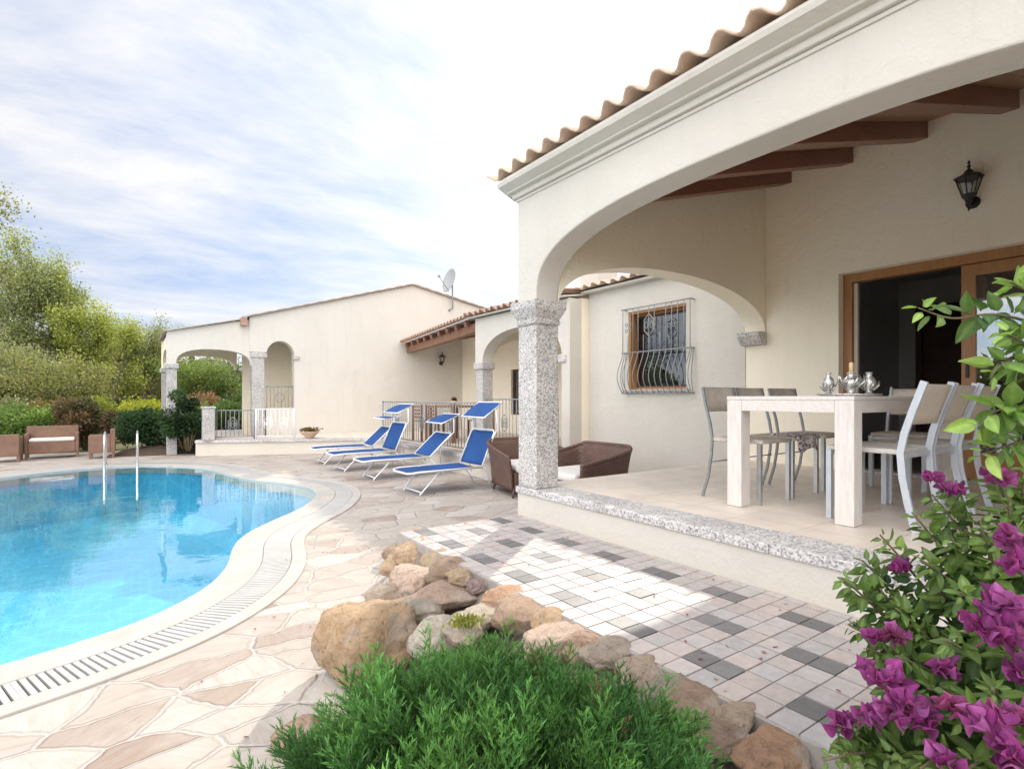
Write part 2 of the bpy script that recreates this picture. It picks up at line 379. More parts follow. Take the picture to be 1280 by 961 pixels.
class MB:
    def __init__(s): s.v = []; s.f = []; s.c = []; s.smooth = []
    def add(s, vs, fs, smooth=False, col=None):
        n = len(s.v); s.v += [tuple(v) for v in vs]
        s.f += [tuple(i+n for i in f) for f in fs]; s.smooth += [smooth]*len(fs)
        s.c += [col]*len(fs); return s
    def box(s, a, b, M=None, col=None, bev=0):
        x0,y0,z0 = a; x1,y1,z1 = b
        if x0>x1: x0,x1=x1,x0
        if y0>y1: y0,y1=y1,y0
        if z0>z1: z0,z1=z1,z0
        if bev <= 0:
            vs = [Vector(p) for p in ((x0,y0,z0),(x1,y0,z0),(x1,y1,z0),(x0,y1,z0),(x0,y0,z1),(x1,y0,z1),(x1,y1,z1),(x0,y1,z1))]
            fs = [(0,3,2,1),(4,5,6,7),(0,1,5,4),(1,2,6,5),(2,3,7,6),(3,0,4,7)]
        else:
            bm = bmesh.new(); bmesh.ops.create_cube(bm, size=1)
            for v in bm.verts: v.co = Vector(((v.co.x+.5)*(x1-x0)+x0, (v.co.y+.5)*(y1-y0)+y0, (v.co.z+.5)*(z1-z0)+z0))
            bmesh.ops.bevel(bm, geom=bm.edges[:], offset=bev, segments=2, affect='EDGES', profile=.5)
            bm.verts.index_update(); vs = [v.co.copy() for v in bm.verts]; fs = [tuple(v.index for v in f.verts) for f in bm.faces]; bm.free()
        if M: vs = [M @ v for v in vs]
        return s.add(vs, fs, False, col)
    def tube(s, pts, r, n=8, closed=False, flat=None, cap=True):
        pts = [Vector(p) for p in pts]; m = len(pts)
        rs = r if isinstance(r, (list, tuple)) else [r]*m
        vs = []; prev = None
        for i, p in enumerate(pts):
            if closed: t = pts[(i+1)%m]-pts[i-1]
            else: t = pts[min(i+1,m-1)]-pts[max(i-1,0)]
            t.normalize()
            if prev is None:
                up = Vector((0,0,1)) if abs(t.z)<.9 else Vector((1,0,0))
                a = t.cross(up).normalized()
            else: a = (prev - t*prev.dot(t)); a = a.normalized() if a.length>1e-6 else t.orthogonal().normalized()
            prev = a; bb = t.cross(a)
            for k in range(n):
                th = 2*pi*k/n
                vs.append(p + a*cos(th)*rs[i] + bb*sin(th)*rs[i]*(flat or 1))
        fs = []
        for i in range(m if closed else m-1):
            j = (i+1)%m
            for k in range(n): fs.append((i*n+k, i*n+(k+1)%n, j*n+(k+1)%n, j*n+k))
        if not closed and cap: fs.append(tuple(range(n-1,-1,-1))); fs.append(tuple((m-1)*n+k for k in range(n)))
        return s.add(vs, fs, n>4)
    def bar(s, p, q, w, h, up=(0,0,1), w2=None):         # rectangular bar p->q, w across, h along 'up'
        p, q = Vector(p), Vector(q); t = (q-p).normalized(); a = t.cross(Vector(up))
        a = a.normalized() if a.length>1e-5 else Vector((1,0,0)); u = a.cross(t)
        vs = []
        for o in (p, q):
            for x, y in ((-1,-1),(1,-1),(1,1),(-1,1)): vs.append(o + a*x*w/2 + u*y*h/2)
        return s.add(vs, [(3,2,1,0),(4,5,6,7),(0,1,5,4),(1,2,6,5),(2,3,7,6),(3,0,4,7)])
    def strip(s, pts, w, h, side):                        # bar following a path; w along 'side', h across
        side = Vector(side).normalized(); pts = [Vector(p) for p in pts]; m = len(pts); vs = []
        for i, p in enumerate(pts):
            t = (pts[min(i+1,m-1)]-pts[max(i-1,0)]).normalized(); n = t.cross(side).normalized()
            for x, y in ((-1,-1),(1,-1),(1,1),(-1,1)): vs.append(p + side*x*w/2 + n*y*h/2)
        fs = [(3,2,1,0), tuple((m-1)*4+k for k in range(4))]
        for i in range(m-1):
            for k in range(4): fs.append((i*4+k, i*4+(k+1)%4, i*4+4+(k+1)%4, i*4+4+k))
        return s.add(vs, fs)
    def lathe(s, prof, c=(0,0,0), n=20, sx=1, sy=1):
        c = Vector(c); vs = []; m = len(prof)
        for r, z in prof:
            for k in range(n): vs.append(c+Vector((r*cos(2*pi*k/n)*sx, r*sin(2*pi*k/n)*sy, z)))
        fs = []
        for i in range(m-1):
            for k in range(n): fs.append((i*n+k, i*n+(k+1)%n, (i+1)*n+(k+1)%n, (i+1)*n+k))
        fs.append(tuple(range(n-1,-1,-1))); fs.append(tuple((m-1)*n+k for k in range(n)))
        return s.add(vs, fs, n>8)
    def prism(s, outer, holes, fn, w0, w1):               # outline (u,v) extruded from w0 to w1; fn(u,v,w)->point
        loops = [outer]+list(holes)
        flat = [p for l in loops for p in l]
        tris = tessellate_polygon([[Vector((p[0],p[1],0)) for p in l] for l in loops])
        n = len(flat)
        vs = [fn(p[0],p[1],w0) for p in flat]+[fn(p[0],p[1],w1) for p in flat]
        fs = [tuple(t) for t in tris]+[tuple(i+n for i in reversed(t)) for t in tris]
        k = 0
        for l in loops:
            m = len(l)
            for i in range(m):
                a, b = k+i, k+(i+1)%m
                fs.append((a, b, b+n, a+n))
            k += m
        return s.add(vs, fs)
    def grid(s, fn, nu, nv, smooth=True, col=None):
        vs = [fn(i/nu, j/nv) for j in range(nv+1) for i in range(nu+1)]
        fs = [(j*(nu+1)+i, j*(nu+1)+i+1, (j+1)*(nu+1)+i+1, (j+1)*(nu+1)+i) for j in range(nv) for i in range(nu)]
        return s.add(vs, fs, smooth, col)
    def build(s, name, m, parent=None, origin=None, solid=0, bevel=0):
        me = bpy.data.meshes.new(name); me.from_pydata(s.v, [], s.f)
        me.polygons.foreach_set('use_smooth', s.smooth)
        bm = bmesh.new(); bm.from_mesh(me); bmesh.ops.recalc_face_normals(bm, faces=bm.faces)
        zs_ = [v[2] for v in s.v]
        if zs_ and max(zs_)-min(zs_) < 1e-5:
            for f_ in bm.faces:
                if f_.normal.z < 0: f_.normal_flip()
        bm.to_mesh(me); bm.free()
        if any(c is not None for c in s.c):
            a = me.color_attributes.new('Col', 'FLOAT_COLOR', 'CORNER')
            arr = []
            for f, c in zip(me.polygons, s.c): arr += [*(c or (.5,.5,.5)), 1.0]*f.loop_total
            a.data.foreach_set('color', arr)
        o = link_mesh(name, me, m, parent, origin)
        if solid:
            md = o.modifiers.new('solid', 'SOLIDIFY'); md.thickness = solid; md.offset = 0
        if bevel:
            md = o.modifiers.new('bevel', 'BEVEL'); md.width = bevel; md.segments = 2; md.limit_method = 'ANGLE'; md.angle_limit = radians(40)
        return o
def copy_tree(o, parent=None):
    c = o.copy(); COL.objects.link(c); c.parent = parent
    for ch in list(o.children): copy_tree(ch, c)
    return c
def superarch(u0, u1, z0, rise, n=2.0, seg=40):           # points from u1 to u0 over the opening
    c, h = (u0+u1)/2, (u1-u0)/2; pts = []
    for i in range(seg+1):
        th = pi*i/seg; a, b = cos(th), sin(th)
        pts.append((c+h*math.copysign(abs(a)**(2/n), a), z0+rise*abs(b)**(2/n)))
    return pts
XP = lambda u, v, w: Vector((w, u, v))                    # wall in a plane X = w (u = Y, v = Z)
YP = lambda u, v, w: Vector((u, w, v))
ZP = lambda u, v, w: Vector((u, v, w))

def tile_roof(name, m, parent, x0, z0, x1, z1, y0, y1, pitch=.2, amp=.035, courses=None, thick=.014):
    """barrel tiles: eave at x0, running up to x1; eave line along Y"""
    length = sqrt((x1-x0)**2+(z1-z0)**2); nc = courses or max(2, int(length/.36))
    ns = max(8, int(abs(y1-y0)/pitch*8)); rr = random.Random(hash(name) % 1000 + int(y0*10))
    b = MB(); jit = [[rr.uniform(-.007,.007) for _ in range(int(abs(y1-y0)/pitch)+3)] for _ in range(nc+1)]
    for c in range(nc):
        t0, t1 = c/nc, (c+1.12)/nc
        def fn(u, v):
            y = y0+(y1-y0)*u; k = int(abs(y-y0)/pitch)
            t = t0+(t1-t0)*v
            ph = 2*pi*abs(y-y0)/pitch
            w = cos(ph); w = math.copysign(abs(w)**.75, w)
            zz = z0+(z1-z0)*t + amp*w + .016*(1-v) + jit[c][k]
            xx = x0+(x1-x0)*t + (jit[c][k]*1.5 + (0.022*w if c == 0 else 0) if v == 0 else 0)*(-1 if x1>x0 else 1)
            return Vector((xx, y, zz))
        b.grid(fn, ns, 2, True)
    return b.build(name, m, parent, solid=thick)

# ------------------------------------------------------------------ foliage
def inst_mesh(name, base_v, base_f, mats, cols, m, parent=None, origin=None, vcol=None):
    """mats: (n,3,4) transforms, cols: (n,3); base copied n times into one mesh; vcol: per base vertex brightness"""
    bv = np.asarray(base_v, float); n = len(mats); k = len(bv)
    V = np.einsum('nij,kj->nki', mats[:,:,:3], bv) + mats[:,None,:,3]
    V = V.reshape(-1,3)
    lens = np.array([len(f) for f in base_f]); bl = np.concatenate([np.array(f) for f in base_f])
    loops = (bl[None,:] + (np.arange(n)*k)[:,None]).reshape(-1)
    ls = np.concatenate([[0], np.cumsum(np.tile(lens, n))[:-1]])
    me = bpy.data.meshes.new(name)
    me.vertices.add(len(V)); me.vertices.foreach_set('co', V.astype(np.float32).ravel())
    me.loops.add(len(loops)); me.loops.foreach_set('vertex_index', loops.astype(np.int32))
    me.polygons.add(len(ls)); me.polygons.foreach_set('loop_start', ls.astype(np.int32))
    me.polygons.foreach_set('loop_total', np.tile(lens, n).astype(np.int32))
    me.update(calc_edges=True)
    a = me.color_attributes.new('Col', 'FLOAT_COLOR', 'POINT')
    C = np.repeat(np.asarray(cols, float), k, axis=0)
    if vcol is not None: C = C*np.tile(np.asarray(vcol, float), (n,1)).reshape(-1, 3) if np.ndim(vcol)==2 else C*np.tile(vcol, n)[:,None]
    C = np.concatenate([C, np.ones((len(C),1))], 1)
    a.data.foreach_set('color', C.astype(np.float32).ravel())
    me.polygons.foreach_set('use_smooth', np.ones(len(ls), bool))
    return link_mesh(name, me, m, parent, origin)
def frames(pos, dirs, size, rng, roll=None, up=None):
    """rotation matrices with local +Y along dirs, random roll"""
    n = len(pos); d = dirs/np.linalg.norm(dirs, axis=1, keepdims=True)
    if up is None: r = rng.normal(size=(n,3))
    else: r = np.tile(np.array(up, float), (n,1)) + rng.normal(size=(n,3))*(roll or .3)
    z = r - d*np.sum(r*d, 1, keepdims=True); z /= np.linalg.norm(z, axis=1, keepdims=True)+1e-9
    x = np.cross(d, z)
    s = np.asarray(size).reshape(-1,1)*np.ones((n,1))
    return np.stack([x*s, d*s, z*s, pos], axis=2)
LEAF_V = [(0,0,0), (.28,.35,.05), (0,1,-.06), (-.28,.35,.05)]
LEAF_F = [(0,1,2,3)]
OVATE_V = [(0,0,0),(.17,.12,.03),(.30,.34,.055),(.26,.58,.04),(.12,.82,-.01),(0,1,-.07),(-.12,.82,-.01),(-.26,.58,.04),(-.30,.34,.055),(-.17,.12,.03),(0,.3,0),(0,.6,-.01)]
OVATE_F = [(0,1,2,10),(10,2,3,11),(11,3,4,5),(0,10,8,9),(10,11,7,8),(11,5,6,7)]
def cjit(base, n, rng, v=.25, tip=None, mixp=None):
    c = np.array(base)[None,:]*(1+rng.normal(size=(n,1))*v)
    if tip is not None:
        k = (rng.random((n,1)) if mixp is None else np.asarray(mixp).reshape(-1,1)); c = c*(1-k)+np.array(tip)[None,:]*k*(1+rng.normal(size=(n,1))*v*.5)
    return np.clip(c, .004, 1)

def tree(name, label, px, d, top, width, seed, c1, c2, leaf=.13, nleaf=14000, trunk=.14, base=-.32, group=None, low=.25, droop=.3, dens=1.0, cat='tree'):
    rng = np.random.default_rng(seed); rr = random.Random(seed)
    o = at(px, d, base); H = top-base
    t = thing(name, label, cat, o, 0, group)
    tb = MB(); tips = []
    def grow(p, dr, ln, r, lv):
        pts = [p.copy()]; q = p.copy(); dd = dr.copy(); seg = 5
        for i in range(seg):
            dd = (dd+Vector((rr.gauss(0,.14), rr.gauss(0,.14), rr.gauss(.03,.08)))).normalized(); q = q+dd*ln/seg; pts.append(q.copy())
            if lv >= 1: tips.append((q.copy(), lv))
        tb.tube(pts, [r*(1-.62*i/seg) for i in range(seg+1)], 7 if lv<2 else 4)
        if lv < 3:
            for k in range(5 if lv==0 else 4):
                j = rr.randint(1 if lv else 2, seg); a = rr.uniform(0, 2*pi); sp_ = rr.uniform(.5,1.1)
                nd = (dd*rr.uniform(.4,1)+Vector((cos(a)*sp_, sin(a)*sp_, rr.uniform(-.1,.5)))).normalized()
                grow(pts[j], nd, ln*rr.uniform(.5,.75), r*.5, lv+1)
    nst = 2 if width > H*.5 else 1
    for k in range(nst):
        grow(o+Vector((rr.uniform(-.15,.15)*k, rr.uniform(-.15,.15)*k, 0)), Vector((rr.uniform(-.2,.2), rr.uniform(-.2,.2), 1)).normalized(), H*.55, trunk, 0)
    P = np.array([list(p-o) for p, lv in tips])
    # fit the crown to its width and height
    zr = (P[:,2]-P[:,2].min())/(P[:,2].max()-P[:,2].min()+1e-6)
    hw = np.percentile(np.abs(P[:,:2]), 95)
    sxy = width/2/hw*.9; top_now = P[:,2].max(); sz = H*.96/top_now
    tb.v = [(o.x+(v[0]-o.x)*(1+(sxy-1)*min(1,max(0,(v[2]-o.z)/H*2))), o.y+(v[1]-o.y)*(1+(sxy-1)*min(1,max(0,(v[2]-o.z)/H*2))), o.z+(v[2]-o.z)*sz) for v in tb.v]
    P[:,:2] *= sxy; P[:,2] *= sz
    P = P[P[:,2] > H*low]
    # clumps
    idx = rng.integers(0, len(P), int(nleaf*dens*1.55)); cl = rng.random(len(P))
    spread = width*.042+.07
    pos = P[idx] + rng.normal(size=(len(idx),3))*spread*np.array([1,1,.8])
    dirs = rng.normal(size=(len(idx),3)); dirs[:,2] -= droop*2
    size = leaf*.66*(.6+.8*rng.random(len(idx)))
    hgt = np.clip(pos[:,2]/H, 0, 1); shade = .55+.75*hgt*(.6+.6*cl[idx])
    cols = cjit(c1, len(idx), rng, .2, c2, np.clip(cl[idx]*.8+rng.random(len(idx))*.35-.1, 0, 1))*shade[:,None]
    tb.build('trunk', MT['bark'], t)
    inst_mesh('crown', LEAF_V, LEAF_F, frames(pos, dirs, size, rng), cols, MT['leaf'], t, None) if False else None
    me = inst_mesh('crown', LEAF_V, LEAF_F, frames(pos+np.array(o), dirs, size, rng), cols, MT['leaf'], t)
    return t

def shrub(name, label, c, rx, ry, h, seed, c1, c2, leaf=.06, nleaf=9000, group=None, cat='shrub', lumps=16, flowers=None):
    rng = np.random.default_rng(seed); rr = random.Random(seed); c = Vector(c)
    t = thing(name, label, cat, c, 0, group)
    L_ = np.stack([rng.uniform(-.75,.75,lumps)*rx, rng.uniform(-.75,.75,lumps)*ry, rng.uniform(.25,.85,lumps)*h], 1)
    R_ = rng.uniform(.2,.34,lumps)*min(rx+ry, 2.2*h)*.8
    sb = MB()
    for i in range(lumps):
        q = Vector(L_[i]); sb.tube([c+Vector((q.x*.15, q.y*.15, 0)), c+q*.5+Vector((0,0,.05)), c+q], [.02,.012,.005], 5)
    sb.build('stems', MT['twig'], t)
    idx = rng.integers(0, lumps, nleaf)
    dv = rng.normal(size=(nleaf,3)); dv /= np.linalg.norm(dv, axis=1, keepdims=True)
    rad = R_[idx]*(1-.35*rng.random(nleaf)**1.5)*(1+.18*rng.normal(size=nleaf))
    pos = L_[idx]+dv*rad[:,None]*np.array([1,1,.85]); pos[:,2] = np.abs(pos[:,2])+.01
    dirs = dv+rng.normal(size=(nleaf,3))*.7
    cl = rng.random(lumps)
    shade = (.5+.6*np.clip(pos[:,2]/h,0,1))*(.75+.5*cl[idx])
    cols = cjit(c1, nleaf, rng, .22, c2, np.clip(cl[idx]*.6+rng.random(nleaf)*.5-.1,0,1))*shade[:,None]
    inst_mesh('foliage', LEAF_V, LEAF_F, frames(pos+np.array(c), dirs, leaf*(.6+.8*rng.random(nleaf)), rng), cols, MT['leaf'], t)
    if flowers:
        m_ = flowers[1]; k = rng.integers(0, nleaf, m_)
        inst_mesh('blossom', LEAF_V, LEAF_F, frames(pos[k]*1.02+np.array(c), dirs[k], np.full(m_, leaf*1.1), rng), cjit(flowers[0], m_, rng, .2), MT['leaf'], t)
    return t

# ================================================================== SETTING
DECK = -.30
# pool outline, read on the deck level
inner_px = [(0,835.5),(83.5,810.4),(175,780.4),(233.7,752),(267,731),(288,706),(292,687),(309,668.5),(346.4,649.7),(375.6,637),(396.5,620.5),(388,610),(355,604),(317,599.7),(292,594.5),(267,587.5),(233.7,583),(167,582),(83.5,588),(0,597.6)]
ctrl = [gp(a, b, DECK).xy for a, b in inner_px] + [Vector(p) for p in ((-3.1,11.3),(-4.6,10.2),(-5.6,8.2),(-5.7,6.0),(-4.6,4.3),(-2.9,3.45),(-1.6,3.3))]
def closed_spline(P, n=10):
    out = []; m = len(P)
    for i in range(m):
        p0,p1,p2,p3 = P[i-1],P[i],P[(i+1)%m],P[(i+2)%m]
        for k in range(n):
            t = k/n
            out.append(.5*((2*p1)+(p2-p0)*t+(2*p0-5*p1+4*p2-p3)*t*t+(3*p1-p0-3*p2+p3)*t**3))
    return out
def resample(P, step):
    m = len(P); out = []; acc = 0; Ls = [(P[(i+1)%m]-P[i]).length for i in range(m)]; T = sum(Ls)
    n = int(T/step); tgt = 0; i = 0; run = 0
    for k in range(n):
        s = k*T/n
        while run+Ls[i] < s: run += Ls[i]; i += 1
        out.append(P[i].lerp(P[(i+1)%m], (s-run)/Ls[i]))
    return out
pool = resample(closed_spline(ctrl), .055)
for _ in range(14): pool = [(pool[i-1]+pool[i]*2+pool[(i+1)%len(pool)])/4 for i in range(len(pool))]
NP_ = len(pool)
nrm = []
for i in range(NP_):
    t = (pool[(i+1)%NP_]-pool[i-1]).normalized(); nrm.append(Vector((t.y, -t.x)))
cen = sum(pool, Vector((0,0)))/NP_
if (pool[0]+nrm[0]-cen).length < (pool[0]-cen).length: nrm = [-n for n in nrm]
# smooth normals a little so that the offset has no folds
for _ in range(30): nrm = [((nrm[i-1]+nrm[i]*2+nrm[(i+1)%NP_])).normalized() for i in range(NP_)]
def off(w): return [pool[i]+nrm[i]*w for i in range(NP_)]
def band(w0, w1, z0, z1=None, zb=None):
    a, b_ = off(w0), off(w1); m = MB(); z1 = z0 if z1 is None else z1
    vs = [(p.x,p.y,z0) for p in a]+[(p.x,p.y,z1) for p in b_]
    m.add(vs, [(i,(i+1)%NP_,NP_+(i+1)%NP_,NP_+i) for i in range(NP_)])
    return m

g = MB()
hole = [tuple(p) for p in off(.54)]
def sheet(outer, z, holes=()):
    m = MB(); loops = [outer]+list(holes); flat = [p for l in loops for p in l]
    m.add([(p[0],p[1],z) for p in flat], [tuple(t) for t in tessellate_polygon([[Vector((p[0],p[1],0)) for p in l] for l in loops])])
    return m
tag(sheet([(-400,-300),(400,-300),(400,500),(-400,500)], DECK-.03, [hole]).build('ground', MT['grass']), kind='structure')
deck_out = [(-14,-6),(2.72,-6),(2.72,-.5),(1.60,-.5),(1.62,3.8),(2.72,3.8),(7,3.8),(7,14.2),(1.2,14.6),(.1,14.9),(-.2,16.4),(-3.2,16.8),(-5,17.4),(-9,17.0),(-14,14)]
tag(sheet(deck_out, DECK, [hole]).build('pool_deck', MT['paving']), kind='structure')

# coping: stone strip, drain with slats, outer strip
MT['coping'] = mat('coping_stone', (.47,.445,.405), (.39,.365,.325), 5, .6, .3, 70, dirt=(.55,.48,.40))
MT['slat'] = mat('drain_plastic', (.50,.49,.465), (.43,.42,.395), 6, .45)
cp = MB()
def ribbon(m, w0, w1, zt, zb):
    loops = [off(w0), off(w0), off(w1), off(w1)]; zs = [zb, zt, zt, zb]
    vs = [(p.x,p.y,z) for l, z in zip(loops, zs) for p in l]
    fs = []
    for k in range(3):
        for i in range(NP_): j = (i+1)%NP_; fs.append((k*NP_+i, k*NP_+j, (k+1)*NP_+j, (k+1)*NP_+i))
    m.add(vs, fs)
ribbon(cp, -.015, .23, DECK+.014, DECK-.14)
ribbon(cp, .45, .56, DECK+.014, DECK-.14)
tag(cp.build('pool_coping', MT['coping'], bevel=.006), kind='structure')
ch = band(.22, .46, DECK-.03); tag(ch.build('drain_channel', MT['black']), kind='structure')
sl = MB(); slat_pts = resample(pool, .034)
acc = 0; k = 0
seglen = [(pool[(i+1)%NP_]-pool[i]).length for i in range(NP_)]; run = 0; nxt = 0
for i in range(NP_):
    while nxt < run+seglen[i]:
        f = (nxt-run)/seglen[i]; p = pool[i].lerp(pool[(i+1)%NP_], f); n_ = nrm[i].lerp(nrm[(i+1)%NP_], f).normalized()
        a, b_ = p+n_*.234, p+n_*.446
        sl.bar((a.x,a.y,DECK+.0), (b_.x,b_.y,DECK+.0), .0225, .022)
        nxt += .031
    run += seglen[i]
tag(sl.build('drain_grate', MT['slat']), kind='structure')
# basin and water
WZ = DECK-.012; bs = MB()
inn = off(-.0); 
lv = [(off(0), DECK-.02), (off(-.01), DECK-.9), (off(-.22), DECK-1.15)]
vs = [(p.x,p.y,z) for l, z in lv for p in l]; fs = []
for k in range(2):
    for i in range(NP_): j = (i+1)%NP_; fs.append((k*NP_+i,k*NP_+j,(k+1)*NP_+j,(k+1)*NP_+i))
bs.add(vs, fs)
bf = [tuple(p) for p in lv[2][0]]
bs.add([(p[0],p[1],DECK-1.15) for p in bf], [tuple(t) for t in tessellate_polygon([[Vector((p[0],p[1],0)) for p in bf]])])
# rounded entry steps at the house end of the pool
sc_ = gp(372, 622, DECK).xy
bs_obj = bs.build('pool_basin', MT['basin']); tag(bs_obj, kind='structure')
tag(sheet([tuple(p) for p in off(-.002)], WZ).build('pool_water', MT['water']), kind='structure')

# raised tiled path
rt = random.Random(3); pt = MB(); TX, TY = .1133, .1017; X0 = 2.47+TX*1.5; 
pt.box((1.615,-.6,DECK),(2.70,3.80,-.004), col=(.36,.33,.30))
nrow = 10; ncol = int(4.4/TY)
for r in range(-1, nrow):
    xa, xb = X0-TX*(r+1), X0-TX*r
    xb = min(xb, 2.698)
    if xa > 2.69: continue
    if xa < 1.61: continue
    for c in range(ncol):
        ya = -.6+.009+c*TY; yb = ya+TY
        if yb > 3.79: continue
        ci = round((ya+TY/2-1.145)/TY)
        # dark pairs
        dark = (r == 1 and ci % 4 in (0,1)) or (r == 4 and ci % 4 in (2,3)) or (r == 7 and ci % 4 in (0,1))
        b_ = .0035; x_ = [xa+b_+rt.uniform(-.001,.001), xb-b_+rt.uniform(-.001,.001)]
        if dark: k = rt.uniform(.8,1.3); col = (.165*k,.16*k,.157*k)
        else: k = rt.uniform(.9,1.06); w = rt.uniform(-.02,.025); col = ((.445+w)*k,(.405)*k,(.382-w*.4)*k)
        z = rt.uniform(0,.0025)
        pt.box((x_[0],ya+b_,-.01),(x_[1],yb-b_,.002+z), col=col)
tag(pt.build('tiled_path', MT['tile_path']), kind='structure')

# bed of mortar and soil between path and deck
bd = MB()
def bedf(u, v):
    y = -.5+4.32*v; xo = 1.625; xi = 1.06+.05*sin(y*3)
    if y > 2.9: xi = min(1.55, 1.05+(y-2.9)*.62)
    x = xo+(xi-xo)*u
    z = -.035-.30*min(1,u*1.15)**.8+.035*noise.noise(Vector((x*7,y*7,0)))
    return Vector((x,y,z-(.03 if u<.01 else 0)))
bd.grid(bedf, 30, 90)
tag(bd.build('rockery_bed', MT['mortar']), kind='structure')
sb_ = MB(); sb_.grid(lambda u, v: Vector((.1+1.2*u, -.3+2.1*v, -.16+.06*noise.noise(Vector((u*6,v*8,2)))-.16*(abs(u-.5)*2)**3-.1*(abs(v-.5)*2)**4)), 24, 30)
tag(sb_.build('planting_soil', MT['soil']), kind='structure')

# far terrace in front of the gabled house and the rear porch
TZ = .05
ter = [(1.18,14.0),(3.38,13.05),(4.35,12.6),(4.6,12.2),(4.62,7.0),(4.42,6.5),(8.6,6.5),(8.6,14.6),(8.6,18),(1.45,18),(1.3,14.3)]
tb = MB(); tb.prism(ter, [], ZP, DECK-.02, TZ-.06); tag(tb.build('terrace', MT['plaster_far']), kind='structure')
def shrink(poly, w):
    c = Vector((sum(p[0] for p in poly)/len(poly), sum(p[1] for p in poly)/len(poly))); out = []
    for i, p in enumerate(poly):
        a, b_ = Vector(poly[i-1]), Vector(poly[(i+1)%len(poly)]); t = (b_-a).normalized(); n_ = Vector((t.y,-t.x))
        out.append(tuple(Vector(p)+n_*w))
    return out
big = shrink(ter, .04)
tb = MB(); tb.prism(big, [], ZP, TZ-.06, TZ); tag(tb.build('terrace_edging', MT['granite_edge']), kind='structure')
tb = MB(); tb.prism(shrink(ter, -.22), [], ZP, TZ, TZ+.004); tag(tb.build('terrace_floor', MT['floor_tiles']), kind='structure')

# ================================================================== VILLA
PF = .25
WX = 6.1
villa = thing('villa', 'large cream villa with arched porch, granite pillar and tiled roof beside the path', 'house', (4.4,2.0,0))
b = MB(); b.box((2.70,-6,DECK),(6.1,3.77,PF-.055)); b.build('porch_base', MT['plaster'], villa)
yy_ = 3.785
for k, ln_ in enumerate((1.05,1.2,1.1,1.2,1.15,1.2,1.2,1.6)):
    b = MB(); b.box((2.685+.0012*(k%3),yy_-ln_+.003,PF-.055),(2.99,yy_,PF-.0008*(k%2)), bev=.006); b.build('edging_slab', MT['granite_edge'], villa); yy_ -= ln_
b = MB(); b.box((2.992,-6,PF-.05),(6.098,3.78,PF-.002)); b.build('porch_floor', MT['floor_tiles'], villa)
# front wall with the long flat arch
arch = superarch(-.15, 3.52, 1.80, .57, 2.75, 60)
out = [(3.77,1.80),(3.77,2.70),(-6,2.70),(-6,PF),(-.15,PF)] + list(reversed(arch))
b = MB(); b.prism(out, [], XP, 2.70, 2.94); b.build('front_wall', MT['plaster'], villa, bevel=.012)
# side wall with arch (porch end)
RS = .29
def ceil_z(x): return 2.66+RS*(x-2.94)
arch = superarch(2.945, WX-.02, 1.77, .48, 2.15, 50)
out = [(2.942,1.80),(2.942,ceil_z(2.94))] + [(WX-.002, ceil_z(WX))] + [(WX-.002,1.77)] + arch
b = MB(); b.prism(out, [], YP, 3.52, 3.768); b.build('side_wall', MT['plaster_warm'], villa, bevel=.01)
# pillar
b = MB(); b.box((2.702,3.522,PF),(2.945,3.768,1.60), bev=.012); pil = b.build('pillar', MT['granite'], villa)
b = MB()
prof = [(.0,1.60),(.012,1.615),(.012,1.635),(.004,1.65),(.03,1.70),(.048,1.74),(.048,1.80)]
vs = []; 
for w, z in prof: vs += [(2.702-w,3.522-w,z),(2.945+w,3.522-w,z),(2.945+w,3.768+w,z),(2.702-w,3.768+w,z)]
fs = [(3,2,1,0), tuple(len(prof)*4-4+k for k in range(4))]
for i in range(len(prof)-1):
    for k in range(4): fs.append((i*4+k, i*4+(k+1)%4, i*4+4+(k+1)%4, i*4+4+k))
b.add(vs, fs); b.build('capital', MT['granite'], pil, bevel=.005)
def corbel(parent, x1, yc, z, hw=.14, dp=.17, dirn=-1, m='granite'):
    b = MB(); prof = [(0,z-.15),(.10*dp/.17,z-.145),(.14*dp/.17,z-.09),(dp,z-.05),(dp,z)]
    pts = [(p, q) for p, q in prof]+[(0,z)]
    b.prism(pts, [], lambda u, v, w: Vector((x1+dirn*u, w, v)), yc-hw, yc+hw)
    return b.build('corbel', MT[m], parent, bevel=.006)
corbel(villa, WX-.002, 3.645, 1.768)
# back wall of porch and window wing, with door and window openings
DY0, DY1, DZ = .15, 2.72, 2.30
WY0, WY1, WZ0, WZ1 = 4.63, 5.66, 1.12, 2.27
out = [(-6,PF-.1),(DY0,PF-.1),(DY0,DZ),(DY1,DZ),(DY1,PF-.1),(3.77,PF-.1),(3.77,DECK),(6.52,DECK),(6.52,2.672),(3.77,2.672),(3.77,3.68),(-6,3.68)]
hole_w = [(WY0,WZ0),(WY1,WZ0),(WY1,WZ1),(WY0,WZ1)]
b = MB(); b.prism(out, [hole_w], XP, WX, WX+.3); b.build('back_wall', MT['plaster_warm'], villa)
# warm porch side, whiter plaster skin on the window wing outside
b = MB(); b.prism([(3.775,DECK),(6.51,DECK),(6.51,2.668),(3.775,2.668)], [hole_w], XP, WX-.012, WX-.002); b.build('wing_wall', MT['plaster'], villa)
